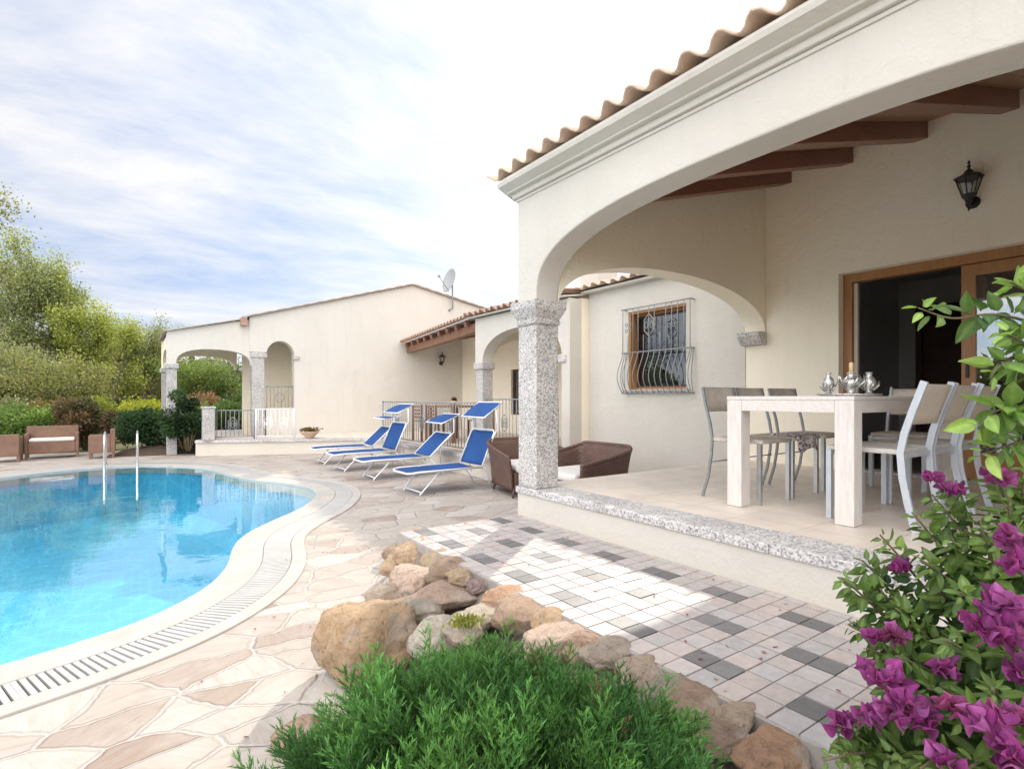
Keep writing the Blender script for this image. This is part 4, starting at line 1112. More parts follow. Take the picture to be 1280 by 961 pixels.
def chair_a():       # slim grey tube, woven taupe; faces -Y (back at +Y)
    t = thing('dining_chair', '', 'chair', (0,0,0), 0, 'taupe chairs along the far long side of the dining table')
    W = .2
    for sx in (-1,1):
        pts = [(sx*W,.20+y,z) for y, z in ((.085,.0),(.035,.16),(.01,.32),(.0,.44),(.02,.56),(.06,.70),(.085,.83))]
        b = MB(); b.strip(pts, .012, .020, (1,0,0)); b.build('rear_leg', MT['steel_grey'], t)
        b = MB(); b.bar((sx*(W-.012),-.17,0),(sx*(W-.012),-.17,.43), .028, .028, (1,0,0)); b.build('front_leg', MT['steel'], t)
    b = MB(); b.box((-W,-.195,.425),(W,.20,.455), bev=.008); b.build('seat', MT['weave'], t)
    b = MB(); b.grid(lambda u, v: Vector((-W-.004+(2*W+.008)*u, .20+.045+.045*v+.02*sin(pi*u), .645+.185*v)), 10, 4); b.build('backrest', MT['weave'], t, solid=.014)
    b = MB(); b.tube([(-W,.20,.27),(W,.20,.27)], .005, 6); b.build('stretcher', MT['steel_grey'], t)
    return t
def chair_b():       # flat painted frame, beige sling
    t = thing('dining_chair', '', 'chair', (0,0,0), 0, 'silver framed chairs along the near long side of the dining table')
    W = .2
    for sx in (-1,1):
        pts = [(sx*W,.20+y,z) for y, z in ((.075,.0),(.035,.16),(.01,.30),(.0,.44),(.02,.55),(.06,.68),(.115,.84))]
        b = MB(); b.strip(pts, .018, .036, (1,0,0)); b.build('rear_leg', MT['paint_silver'], t)
        b = MB(); b.bar((sx*(W-.012),-.19,0),(sx*(W-.012),-.19,.43), .030, .030, (1,0,0)); b.build('front_leg', MT['paint_silver'], t)
    b = MB(); b.box((-W+.01,-.205,.425),(W-.01,.195,.455), bev=.008); b.build('seat', MT['weave_seat'], t)
    b = MB(); b.grid(lambda u, v: Vector((-W+.008+(2*W-.016)*u, .20+.035+.075*v, .60+.225*v)), 8, 4); b.build('backrest', MT['weave_pale'], t, solid=.012)
    b = MB(); b.bar((-W,.20,.42),(W,.20,.42), .02, .03); b.build('cross_rail', MT['paint_silver'], t)
    b = MB(); b.bar((-W,-.19,.41),(W,-.19,.41), .02, .025); b.build('cross_rail', MT['paint_silver'], t)
    return t
ca = chair_a()
for i, (x, y, rz, lab) in enumerate(((3.785,2.29,0,'taupe woven dining chair nearest the porch edge, left of the table leg'),
        (4.245,2.31,radians(1),'middle taupe woven dining chair of the far row, floral cloth on it'),
        (4.73,2.30,radians(-2),'taupe woven dining chair of the far row closest to the back wall'))):
    c = ca if i == 0 else copy_tree(ca)
    c.location = (x,y,PF); c.rotation_euler = (0,0,rz); c['label'] = lab
cb = chair_b()
for i, (x, y, rz, lab) in enumerate(((3.765,1.455,pi+radians(-1),'silver framed dining chair with beige back, nearest the bougainvillea'),
        (4.185,1.45,pi+radians(1),'middle silver framed dining chair with beige back on the near side'),
        (4.60,1.44,pi+radians(2),'silver framed dining chair on the near side, farthest from the porch edge'))):
    c = cb if i == 0 else copy_tree(cb)
    c.location = (x,y,PF); c.rotation_euler = (0,0,rz); c['label'] = lab
c = copy_tree(cb); c.location = (5.36,1.86,PF); c.rotation_euler = (0,0,-pi/2+radians(2)); c['label'] = 'silver framed chair at the far head of the table before the open door'; c['group'] = 'chair at the table head'
del c['group']
# floral cloth on the middle chair
b = MB()
def clothf(u, v):
    x = 4.10+.30*u; s = v*.42
    y = 2.13+min(s,.18)*1.0 if s < .18 else 2.31; 
    y = 2.115+.002*u if s > .24 else 2.115+(.24-s)*.9
    z = PF+.462+.004*sin(u*9) if s <= .24 else PF+.462-(s-.24)*.62-.015*sin(u*7)
    return Vector((x+.012*sin(v*8), y-.01*sin(u*11)*(1 if s>.24 else 0), z))
b.grid(clothf, 16, 16); tag(b.build('seat_cloth', MT['floral'], origin=(4.25,2.2,PF+.46), solid=.006), 'floral purple and white cloth hanging off the middle taupe chair seat', 'cloth')

# table ornaments
def ornament(name, label, x, y, s, candle):
    t = thing(name, label, 'ornament', (x,y,PF+.76), 0)
    z = PF+.7605
    b = MB(); b.lathe([(.055*s,0),(.06*s,.008),(.03*s,.018),(.02*s,.03),(.048*s,.06),(.055*s,.085),(.045*s,.11),(.02*s,.13),(.026*s,.145),(.03*s,.15)], (x,y,z), 18)
    o_ = b.build('body', MT['silver'], t)
    b = MB()
    for k in range(7):
        a = 2*pi*k/7; b.tube([(x+.035*s*cos(a),y+.035*s*sin(a),z+.05*s),(x+.075*s*cos(a+.3),y+.075*s*sin(a+.3),z+.09*s),(x+.07*s*cos(a+.6),y+.07*s*sin(a+.6),z+.13*s)], .007*s, 5)
    b.build('leaves', MT['silver'], t)
    if candle: b = MB(); b.lathe([(.013,.15),(.013,.21),(.004,.215),(.0,.22)], (x,y,z), 10); b.build('candle', MT['wax'], t)
ornament('candle_holder', 'tall silver candle holder with beige candle in the tray centre', 3.76, 1.60, 1.0, True)
ornament('candle_holder', 'short silver ornament left of the candle on the dining table', 3.70, 1.71, .62, False)
ornament('candle_holder', 'short silver ornament right of the candle on the dining table', 3.84, 1.53, .72, False)
b = MB(); b.lathe([(.13,0),(.15,.006),(.155,.014),(.14,.010),(.0,.008)], (3.77,1.62,PF+.7602), 28, 1, 1.2)
tag(b.build('silver_tray', MT['silver'], origin=(3.77,1.62,PF+.76)), 'oval silver tray under the candle holders on the dining table', 'tray')

# dark wicker armchairs
def wick_arm(label, loc, rz, group='dark wicker armchairs below the porch'):
    """faces +x local; flared sides"""
    t = thing('wicker_armchair', label, 'armchair', (0,0,0), 0, group)
    Wd, Dp = .42, .42
    # shell: U shaped wall running arm - back - arm
    path = []
    for k in range(41):
        s = -1+2*k/40
        if abs(s) < .34: x = -Dp; y = s/.34*Wd*.82
        elif abs(s) < .5: a = (abs(s)-.34)/.16*pi/2; x = -Dp+.10*(1-cos(a)); y = math.copysign(Wd*.82+.10*sin(a)*.75, s)
        else: x = -Dp+.10+(abs(s)-.5)/.5*.68; y = math.copysign(Wd, s)
        h = .70 if abs(s) < .34 else .70-.18*min(1,(abs(s)-.34)/.66)**.8
        path.append((x,y,h))
    def fn(u, v):
        i = min(40,int(round(u*40))); x, y, h = path[i]; z = .10+(h-.10)*v
        fl = .07*v**2; n_ = Vector((x*.7, y, 0)).normalized()
        return Vector((x+n_.x*fl, y+n_.y*fl, z))
    b = MB(); b.grid(fn, 40, 8); b.build('shell', MT['wicker_dark'], t, solid=.035)
    b = MB(); b.tube([fn(k/40,1)+Vector((0,0,.005)) for k in range(41)], .024, 8); b.build('rim', MT['wicker_dark'], t)
    b = MB(); b.box((-.40,-.39,.12),(.36,.39,.32), bev=.02); b.build('seat_base', MT['wicker_dark'], t)
    b = MB(); b.box((-.36,-.36,.322),(.38,.36,.42), bev=.035); b.build('cushion', MT['cushion'], t)
    for sx, sy in ((-.38,-.36),(-.38,.36),(.34,-.39),(.34,.39)):
        b = MB(); b.tube([(sx,sy,.13),(sx*1.08,sy*1.06,0)], [.022,.014], 7); b.build('leg', MT['wicker_dark'], t)
    t.location = loc; t.rotation_euler = (0,0,rz); return t
wick_arm('dark wicker armchair with white cushion seen right of the granite pillar', (4.52,5.02,DECK), pi)
wick_arm('dark wicker armchair partly hidden by the granite pillar, next to the lounger', (4.52,6.02,DECK), -pi/2+radians(-12))
# brown poolside set
def wick_box(name, label, cat, c, rz, w, d, h, arm, m='wicker', seats=1):
    t = thing(name, label, cat, (0,0,0), 0, None)
    b = MB(); b.box((-w/2+.06,-d/2+.02,.12),(w/2-.06,d/2-.08,.36), bev=.012); b.build('seat_base', MT[m], t)
    b = MB(); b.box((-w/2+.07,-d/2,.362),(w/2-.07,d/2-.1,.43), bev=.03); b.build('cushion', MT['cushion'], t)
    b = MB(); b.box((-w/2+.01,d/2-.09,.12),(w/2-.01,d/2,h), bev=.012); b.build('backrest', MT[m], t)
    for s in (-1,1):
        b = MB(); b.box((s*w/2-s*.06,-d/2,.12),(s*w/2,d/2-.09,arm), bev=.012); b.build('armrest', MT[m], t)
        for y in (-d/2+.03,d/2-.04): b = MB(); b.box((s*(w/2-.03)-.022,y-.022,0),(s*(w/2-.03)+.022,y+.022,.12)); b.build('leg', MT[m], t)
    t.location = c; t.rotation_euler = (0,0,rz); return t
bc = gp(66, 571.5, DECK); wick_box('wicker_sofa', 'brown wicker two seat sofa in front of the light green hedge', 'sofa', bc, radians(3), .90, .58, .68, .54)
bc = gp(128, 572, DECK); wick_box('wicker_armchair', 'brown wicker armchair side-on behind the pool ladder', 'armchair', bc, radians(-90), .46, .46, .62, .50)
bc = gp(6, 577, DECK); wick_box('wicker_armchair', 'brown wicker armchair seen from behind at the far left poolside', 'armchair', bc, radians(180), .52, .5, .56, .50)
# cream towel / cushion leaning on it is left on the chair's back
# pool ladder
lt = gp(131, 584, DECK); l2 = lt+Vector((.50,.0,0)); ld = (l2-lt).normalized(); inw = Vector((0,-1,0)); 
if (Vector((cen.x,cen.y,0))-lt).dot(inw) < 0: inw = -inw
pl = thing('pool_ladder', 'chrome pool ladder with two curved handrails at the far pool edge', 'ladder', (lt.x,lt.y,DECK))
for p in (lt, l2):
    b = MB(); pts = []
    for k in range(17):
        a = pi*k/16; pts.append(p-inw*.36+inw*.29*(1-cos(a))*.98+Vector((0,0,.46+.19*sin(a))))
    pts = [p-inw*.36+Vector((0,0,0))]+pts+[pts[-1]+Vector((0,0,-.5)), pts[-1]+Vector((0,0,-1.3))]
    b.tube(pts, .021, 10); b.build('handrail', MT['chrome'], pl)
for z in (-.25,-.55,-.85):
    b = MB(); q = inw*.21+Vector((0,0,z)); b.bar(lt+q, l2+q, .07, .02); b.build('rung', MT['chrome'], pl)

# terrace table and chairs
tt = thing('terrace_table', 'dark wooden table on the rear terrace behind the railing', 'table', (5.85,10.55,TZ))
b = MB(); b.box((5.45,9.95,TZ+.74),(6.25,11.15,TZ+.78), bev=.005); b.build('tabletop', MT['wood_teak'], tt)
for x in (5.52,6.18):
    for y in (10.02,11.08): b = MB(); b.box((x-.03,y-.03,TZ),(x+.03,y+.03,TZ+.74)); b.build('leg', MT['wood_teak'], tt)
def slat_chair():
    t = thing('terrace_chair', '', 'chair', (0,0,0), 0, 'wooden chairs round the rear terrace table')
    b = MB()
    for k in range(5): b.box((-.22,-.2+k*.085,.43),(.22,-.13+k*.085,.45))
    b.build('seat', MT['wood_teak'], t)
    for sx in (-1,1):
        b = MB(); b.box((sx*.21-.02,.19,0),(sx*.21+.02,.23,.80)); b.build('rear_leg', MT['wood_teak'], t)
        b = MB(); b.box((sx*.21-.02,-.21,0),(sx*.21+.02,-.17,.43)); b.build('front_leg', MT['wood_teak'], t)
    b = MB()
    for k in range(4): b.box((-.19,.2,.50+k*.075),(.19,.215,.55+k*.075))
    b.build('backrest', MT['wood_teak'], t); return t
sc0 = slat_chair()
for i, (x, y, r, lab) in enumerate(((5.30,10.2,pi/2,'slatted wooden chair nearest the railing at the near end of the rear table'),(5.30,10.85,pi/2,'slatted wooden chair on the railing side at the far end of the rear table'),(6.42,10.4,-pi/2,'slatted wooden chair on the house side of the rear table'))):
    c = sc0 if i == 0 else copy_tree(sc0); c.location = (x,y,TZ+.004); c.rotation_euler = (0,0,r); c['label'] = lab
c_ = thing('potted_plant', 'small potted plant with thin red leaves on the rear table', 'plant', (5.8,10.5,TZ+.78))
b = MB(); b.lathe([(.04,0),(.06,.08),(.065,.1),(.05,.1),(.0,.09)], (5.8,10.5,TZ+.78), 12); b.build('pot', MT['terracotta'], c_)
n = 90; ps = np.tile(np.array([[5.8,10.5,TZ+.87]]),(n,1))+rng.normal(size=(n,3))*.01; dd = rng.normal(size=(n,3)); dd[:,2] = np.abs(dd[:,2])+.8
inst_mesh('leaves', LEAF_V, LEAF_F, frames(ps, dd, .07+.03*rng.random(n), rng), cjit((.16,.07,.04), n, rng, .3), MT['leaf'], c_)

# ================================================================== ROCKS
def rock(label, px, py, z, w, h, dpt, col, seed, rz=0, sink=.0):
    if seed < 30 or seed > 40:
        w *= 1.32; h *= 1.12; dpt *= 1.3; z += .0
        col = tuple(min(.8, q*1.12) for q in col)
    rr = random.Random(seed); c = gp(px, py, z)
    bm = bmesh.new()
    for k in range(18):
        v = Vector((rr.gauss(0,1), rr.gauss(0,1), rr.gauss(0,1))).normalized()
        v = Vector([math.copysign(abs(q)**.8, q) for q in v])*rr.uniform(.82,1.12); bm.verts.new(v)
    r_ = bmesh.ops.convex_hull(bm, input=bm.verts[:])
    bmesh.ops.delete(bm, geom=[e for e in r_['geom_interior'] if isinstance(e, bmesh.types.BMVert)], context='VERTS')
    bmesh.ops.triangulate(bm, faces=bm.faces[:])
    bmesh.ops.subdivide_edges(bm, edges=bm.edges[:], cuts=2, use_grid_fill=True)
    for _ in range(2): bmesh.ops.smooth_vert(bm, verts=bm.verts[:], factor=.5, use_axis_x=True, use_axis_y=True, use_axis_z=True)
    bmesh.ops.subdivide_edges(bm, edges=bm.edges[:], cuts=3, use_grid_fill=True)
    bmesh.ops.smooth_vert(bm, verts=bm.verts[:], factor=.5, use_axis_x=True, use_axis_y=True, use_axis_z=True)
    off_ = Vector((seed*3.1, seed*1.7, 0))
    for v in bm.verts:
        n_ = v.co.normalized(); k = .11*noise.noise(v.co*1.8+off_)+.07*noise.noise(v.co*4.5+off_)+.035*noise.noise(v.co*10+off_)+.018*noise.noise(v.co*24+off_)
        v.co += n_*k
    M_ = Matrix.Rotation(rz, 4, 'Z') @ Matrix.Diagonal((w/2, dpt/2, h/2, 1))
    bmesh.ops.transform(bm, matrix=M_, verts=bm.verts[:])
    me = bpy.data.meshes.new('boulder'); bm.to_mesh(me); bm.free()
    me.polygons.foreach_set('use_smooth', [True]*len(me.polygons))
    a = me.color_attributes.new('Col', 'FLOAT_COLOR', 'POINT'); a.data.foreach_set('color', [*col,1.0]*len(me.vertices))
    o = bpy.data.objects.new('boulder', me); COL.objects.link(o); me.materials.append(MT['rock']); o.location = c
    tag(o, label, 'rock', 'boulders edging the tiled path')
TAN, ORG, WHT, PNK, BRN = (.58,.43,.28), (.62,.40,.26), (.66,.61,.53), (.66,.52,.42), (.44,.33,.26)
R = [('rounded tan boulder at the far left tip of the rockery', 517,690,-.10,.34,.24,.30,TAN,1),
     ('pale ochre boulder touching the left end of the tiled path', 547,698,-.06,.24,.16,.22,(.50,.40,.28),2),
     ('flat brown boulder beside the shadow on the path edge', 566,712,-.05,.30,.14,.24,(.36,.27,.2),3),
     ('pinkish white boulder behind the largest rock', 515,727,-.14,.32,.24,.28,PNK,4),
     ('wide dark brown flat boulder in the middle of the rockery', 553,752,-.12,.36,.18,.30,BRN,5),
     ('largest orange tan boulder standing on the paving', 462,795,-.13,.46,.46,.42,(.60,.44,.28),6),
     ('small purplish stone between orange and brown boulders', 601,731,-.05,.14,.10,.13,(.33,.25,.24),7),
     ('rough orange boulder at the path edge left of the juniper top', 627,748,-.04,.22,.15,.20,ORG,8),
     ('angular peach boulder just above the juniper sprays', 655,776,-.05,.26,.18,.24,(.52,.38,.28),9),
     ('whitish boulder touching the left of the juniper sprays', 552,792,-.10,.28,.16,.22,WHT,10),
     ('white low boulder with yellow moss behind the juniper', 604,774,-.09,.26,.13,.2,(.58,.52,.42),11),
     ('long pink beige boulder along the path edge', 704,800,-.06,.34,.18,.22,PNK,12),
     ('greyish boulder half hidden behind the juniper right side', 757,822,-.05,.22,.14,.18,(.42,.36,.30),13),
     ('small beige boulder half hidden by juniper near path', 800,842,-.04,.18,.12,.15,(.46,.38,.30),14),
     ('brown cracked boulder right of the juniper', 862,885,-.05,.22,.14,.18,(.38,.28,.21),15),
     ('fibrous brown stone at the juniper lower right', 900,925,-.06,.16,.12,.18,(.33,.24,.18),16),
     ('orange brown boulder at the bottom beside the last path tiles', 962,950,-.06,.22,.14,.2,(.48,.30,.19),17),
     ('small pink stone under the juniper left side on paving', 372,914,-.24,.16,.12,.14,(.52,.36,.28),18)]
for (lab, px, py, z, w, h, dp, col, sd_) in R: rock(lab, px, py, z, w, h, dp, col, sd_, rz=random.Random(sd_).uniform(-.6,.6))
R2 = [('small buff boulder at the foot of the rockery nearest the loungers', 500,706,-.19,.24,.20,.24,TAN,41),
 ('flat beige boulder under the left end of the tiled path', 520,674,-.16,.26,.18,.26,(.46,.38,.30),51),
 ('round brown boulder at the rockery corner below the path end', 496,690,-.22,.24,.18,.24,(.40,.30,.22),52),
 ('low sandy boulder between the largest boulder and the rockery corner', 484,748,-.22,.26,.18,.24,(.48,.40,.31),53),
 ('cream boulder low beside the pinkish white one', 497,735,-.21,.24,.18,.2,WHT,42),
 ('brown boulder wedged behind the largest boulder', 500,765,-.2,.26,.2,.22,BRN,43),
 ('ochre boulder between the path end and the flat brown one', 578,722,-.03,.16,.12,.16,(.5,.38,.25),44),
 ('grey mossy boulder between the dark brown and the largest one', 520,770,-.13,.26,.18,.24,(.36,.34,.28),45),
 ('pale rough boulder just left of the yellow tuft', 578,788,-.09,.22,.15,.2,(.52,.46,.38),46),
 ('peach boulder between the long pink one and the path', 735,806,-.03,.2,.13,.16,(.5,.36,.27),47),
 ('tan boulder on the path edge past the juniper top', 690,778,-.03,.18,.11,.14,TAN,48),
 ('buff boulder squeezed between brown boulders near the bottom', 920,905,-.04,.15,.1,.14,(.46,.37,.28),49),
 ('grey boulder beside the path under the juniper right tip', 835,866,-.04,.18,.12,.15,(.38,.33,.28),50)]
for (lab, px, py, z, w, h, dp, col, sd_) in R2: rock(lab, px, py, z, w, h, dp, col, sd_, rz=random.Random(sd_).uniform(-.6,.6))
# boulder beside the terrace hedge
rock('low beige boulder under the dark shrub by the terrace corner', 226,558,DECK+.13,.58,.26,.36,(.46,.36,.29),31)
rock('grey pink boulder at the foot of the far dark hedge', 172,561,DECK+.06,.46,.24,.36,(.44,.38,.34),32)

# yellow moss tuft
mo = gp(583, 772, 0.0); n = 240; ps = np.array(mo)+rng.normal(size=(n,3))*np.array([.035,.03,.006]); ps[:,2] = -.03+rng.random(n)*.02
dd = rng.normal(size=(n,3))*.6; dd[:,2] += 1
tag(inst_mesh('moss_tuft', LEAF_V, LEAF_F, frames(ps, dd, .014+.014*rng.random(n), rng), cjit((.20,.22,.05), n, rng, .2), MT['leaf'], None, tuple(mo)), 'yellow green tuft growing between the boulders', 'plant')

# ================================================================== JUNIPER
jr = np.random.default_rng(11)
# base spray: stem with forward pointing twiglets covered in short needles
bv = []; bf_ = []; bc_ = []
def needle(p, d, ln, w, t):
    p = np.array(p); d = np.array(d, float); d /= np.linalg.norm(d)
    s = np.cross(d, jr.normal(size=3)); s /= np.linalg.norm(s)+1e-9
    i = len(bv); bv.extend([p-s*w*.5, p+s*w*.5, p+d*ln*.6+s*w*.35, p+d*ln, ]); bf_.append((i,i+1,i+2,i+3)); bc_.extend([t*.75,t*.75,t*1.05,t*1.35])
curve = lambda t: np.array([.10*t*t, t, .10*t*t])
for k in range(18):
    t = .12+.86*k/17; p = curve(t); side = 1 if k % 2 else -1
    ang = k*2.4; ln = .36*(1-t)**.7+.10
    d0 = np.array([.62*cos(ang), .85, .62*sin(ang)]); d0 /= np.linalg.norm(d0)
    m_ = int(8+9*(1-t))
    for j in range(m_):
        q = p+d0*ln*(j+.5)/m_; a2 = j*2.2
        nd = d0+.42*np.array([cos(a2), .2, sin(a2)]); needle(q, nd, .075, .017, .55+.6*t*.6+.45*(j/m_))
for k in range(10):
    t = .1+.9*k/9; nd = np.array([.4*cos(k*2.1), 1, .4*sin(k*2.1)]); needle(curve(t), nd, .09, .02, .6+.5*t)
JC = Vector((.70,1.06,-.14))
jun = thing('juniper_bush', 'feathery green juniper bush spreading in the foreground below the boulders', 'shrub', JC)
def jsurf(n, rmin, rmax, zsc):
    th = jr.uniform(0, 2*pi, n); ph = np.arccos(jr.uniform(.0, 1, n))
    d = np.stack([np.sin(ph)*np.cos(th), np.sin(ph)*np.sin(th), np.cos(ph)], 1)
    lump = np.array([noise.noise(Vector((x*2.3,y*2.3,z*2.3+4))) for x, y, z in d])
    r = jr.uniform(rmin, rmax, n)*(1+.22*lump)
    return d, r, lump
n = 3000
d, r, lump = jsurf(n, .55, 1.0, 1)
# ellipsoid axes along camera-right and depth so that the bush spreads along the path
rt_ = np.array([C35,-S35,0]); fw = np.array([S35,C35,0])
pos = np.array(JC)+ (rt_[None,:]*(d[:,0]*r)[:,None]*.56 + fw[None,:]*(d[:,1]*r)[:,None]*.54 + np.array([0,0,1])[None,:]*(d[:,2]*r)[:,None]*.36)
NC = 330; cd, cr_, cl_ = jsurf(NC, .8, 1.08, 1)
cdist = ((d[:,None,:]-cd[None,:,:])**2).sum(2); near = cdist.argmin(1); gap = np.sqrt(cdist.min(1))
tgt = rt_[None,:]*cd[near,0:1]*.75+fw[None,:]*cd[near,1:2]*.75+np.array([0,0,1])[None,:]*(.65+cd[near,2:3]*.8)
tgt += jr.normal(size=(NC,3))[near]*.22
cpos = np.array(JC)+(rt_[None,:]*(cd[:,0]*cr_)[:,None]*.56 + fw[None,:]*(cd[:,1]*cr_)[:,None]*.54 + np.array([0,0,1])[None,:]*(cd[:,2]*cr_)[:,None]*.36)
pull = .42*(1-depth_)[:,None] if False else .30
pos = pos*(1-pull)+cpos[near]*pull
out_d = tgt+jr.normal(size=(n,3))*.16
size = (.13+.085*jr.random(n))*(1-.25*np.clip(gap*3-.3,0,1))*(.8+.4*jr.random(NC)[near])
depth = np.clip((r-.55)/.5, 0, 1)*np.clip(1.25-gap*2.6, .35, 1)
cols = cjit((.055,.155,.038), n, jr, .2, (.14,.31,.07), np.clip(jr.random(n)*.6+lump*.6,0,1))*(.28+.9*depth)[:,None]  # inner sprays and gaps between clumps darkened, shade put into the colour
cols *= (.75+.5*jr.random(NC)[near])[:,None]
dead = jr.random(n) < .009; cols[dead] = np.array([.20,.13,.07])
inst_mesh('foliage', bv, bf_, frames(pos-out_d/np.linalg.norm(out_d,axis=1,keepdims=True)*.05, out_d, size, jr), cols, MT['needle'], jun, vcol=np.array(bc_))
b = MB()
for k in range(40):
    i = k*60 % n; q = Vector(pos[i]); b.tube([JC+Vector((0,0,.0)), JC.lerp(q,.5)+Vector((0,0,.03)), q], [.012,.008,.004], 5)
b.build('stems', MT['twig'], jun)
# added dark dome for the bush's shaded inside, so that no ground shows through
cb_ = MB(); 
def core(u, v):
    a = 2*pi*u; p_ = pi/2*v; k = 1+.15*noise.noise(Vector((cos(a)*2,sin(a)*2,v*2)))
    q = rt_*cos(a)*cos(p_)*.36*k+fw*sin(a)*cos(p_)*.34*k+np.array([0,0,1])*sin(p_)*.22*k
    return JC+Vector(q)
cb_.grid(core, 30, 10); MT['core'] = mat('core_shade', (.016,.03,.012), (.03,.035,.016), 20, 1, 1, 60, bdist=.02); cb_.build('dark_core', MT['core'], jun)

# ================================================================== BOUGAINVILLEA
br_ = np.random.default_rng(21); rr = random.Random(21)
base_b = at(1330, 1.35, -.05)
bg = thing('bougainvillea', 'bougainvillea bush with magenta bracts and green leaves at the lower right', 'shrub', base_b)
stems = []   # list of polylines
def bez(p0, p1, p2, n=12): return [p0*(1-t)**2+p1*2*t*(1-t)+p2*t*t for t in [i/n for i in range(n+1)]]
# (px, py, depth, bow) : ends of the shoots as they stand in space
ends = [(1052,722,1.30),(1078,700,1.34),(1100,668,1.32),(1140,640,1.34),(1165,618,1.36),(1195,600,1.38),(1240,585,1.36),(1120,760,1.22),(1085,810,1.18),(1060,780,1.28),
        (1150,700,1.22),(1190,672,1.26),(1225,650,1.22),(1262,622,1.25),(1120,820,1.12),(1095,860,1.10),(1070,900,1.08),(1045,925,1.08),(1135,900,1.0),(1110,945,1.0),(1160,860,1.05),
        (1200,740,1.12),(1245,700,1.14),(1270,660,1.16),(1180,800,1.05),(1225,780,1.04),(1262,750,1.05),(1150,960,.95),(1200,900,.96),(1240,860,.95),(1275,820,.96),(1210,960,.92),(1262,930,.90),
        (1175,735,1.24),(1215,700,1.26),(1258,690,1.24),(1140,780,1.2),(1100,735,1.30),(1200,830,1.15),(1235,730,1.18),(1030,950,1.05),(1060,955,1.05),(1280,600,1.3),(1290,560,1.3)]
sb1 = MB()
for (px, py, d_) in ends:
    e = sp(px, py, d_); m0 = base_b+Vector((rr.uniform(-.15,.1), rr.uniform(-.1,.15), rr.uniform(.0,.1)))
    mid = m0.lerp(e, .55)+Vector((0,0,rr.uniform(.04,.16))); pts = bez(m0, mid, e); stems.append(pts)
    sb1.tube(pts, [.006*(1-.75*i/12)+.0008 for i in range(13)], 5)
top_sh = [[(1330,440,1.15),(1290,405,1.16),(1240,393,1.16),(1190,398,1.15),(1148,385,1.14)], [(1330,450,1.15),(1300,470,1.1),(1262,452,1.1),(1238,470,1.1)], [(1340,380,1.2),(1300,372,1.2),(1262,352,1.2)],
          [(1340,520,1.1),(1290,520,1.1),(1250,512,1.1),(1222,535,1.1)],[(1340,560,1.1),(1300,550,1.12),(1262,556,1.12),(1225,570,1.12)],[(1340,420,1.12),(1290,430,1.1),(1255,415,1.1)]]
for sh in top_sh:
    P = [sp(*q) for q in sh]; P = [base_b+Vector((.12,-.25,.3))]+P; pts = []
    for i in range(len(P)-1):
        p0,p1,p2,p3 = P[max(i-1,0)],P[i],P[i+1],P[min(i+2,len(P)-1)]
        for k in range(5):
            t = k/5; pts.append(.5*((2*p1)+(p2-p0)*t+(2*p0-5*p1+4*p2-p3)*t*t+(3*p1-p0-3*p2+p3)*t**3))
    pts.append(P[-1]); stems.append(pts); sb1.tube(pts, [.0048*(1-.7*i/len(pts)) for i in range(len(pts))], 5)
sb1.build('stems', MT['twig'], bg)
lp = []; ldr = []; lsz = []; lc = []
for si, pts in enumerate(stems):
    m_ = len(pts); top = si >= len(ends)
    nn = 88 if not top else 34
    for k in range(nn):
        f = (.25 if not top else .40)+(1.0-(.25 if not top else .40))*(k+rr.random())/nn; x = f*(m_-1); i = min(int(x), m_-2); p = pts[i].lerp(pts[i+1], x-i)
        t = (pts[i+1]-pts[i]).normalized(); a = k*2.4+rr.uniform(-.5,.5); o1 = t.orthogonal().normalized(); o2 = t.cross(o1)
        dv = (o1*cos(a)+o2*sin(a))*.9+t*rr.uniform(.1,.8)+Vector((0,0,-.15))
        if top and rr.random() < .30: continue
        sc = 0.0 if top or f > .8 else rr.gauss(0,.02)
        lp.append(list(p+(o1*cos(a)+o2*sin(a))*(.008+abs(sc)))); ldr.append(list(dv)); lsz.append((rr.uniform(.034,.062) if f < .93 else rr.uniform(.018,.034))*(1.05 if top else .86)); lc.append(1 if f > .85 else 0)
lp = np.array(lp); ldr = np.array(ldr); nl = len(lp)
young = np.array(lc)[:,None]
cols = cjit((.045,.10,.028), nl, br_, .28, (.20,.30,.075), np.clip(.05+.4*br_.random(nl)**2+.45*np.array(lc),0,1))
LV, LF, LB = None, None, None
def leafblade(nv=6):
    V = []; Fc = []; B = []
    for j in range(nv+1):
        t = j/nv; w_ = .28*sin(pi*min(1,t**.72))**.85*(1-.18*t)+.006
        for i in range(5):
            s_ = -1+.5*i; V.append((w_*s_, t, .11*abs(s_)-.16*t*t+.02*sin(t*8+s_*2))); B.append(1.35 if i == 2 else 1.0-.08*abs(s_))
    for j in range(nv):
        for i in range(4): a = j*5+i; Fc.append((a,a+1,a+6,a+5))
    return V, Fc, np.array(B)
LV, LF, LB = leafblade()
ntop = sum(34 for _ in top_sh); cols[-120:] = np.clip(cols[-120:]*1.6+np.array([.05,.06,.01]), 0, .6)
inst_mesh('leaves', LV, LF, frames(lp, ldr, lsz, br_, .55, (0,-.3,1)), cols, MT['leafy_gloss'], bg, vcol=LB)
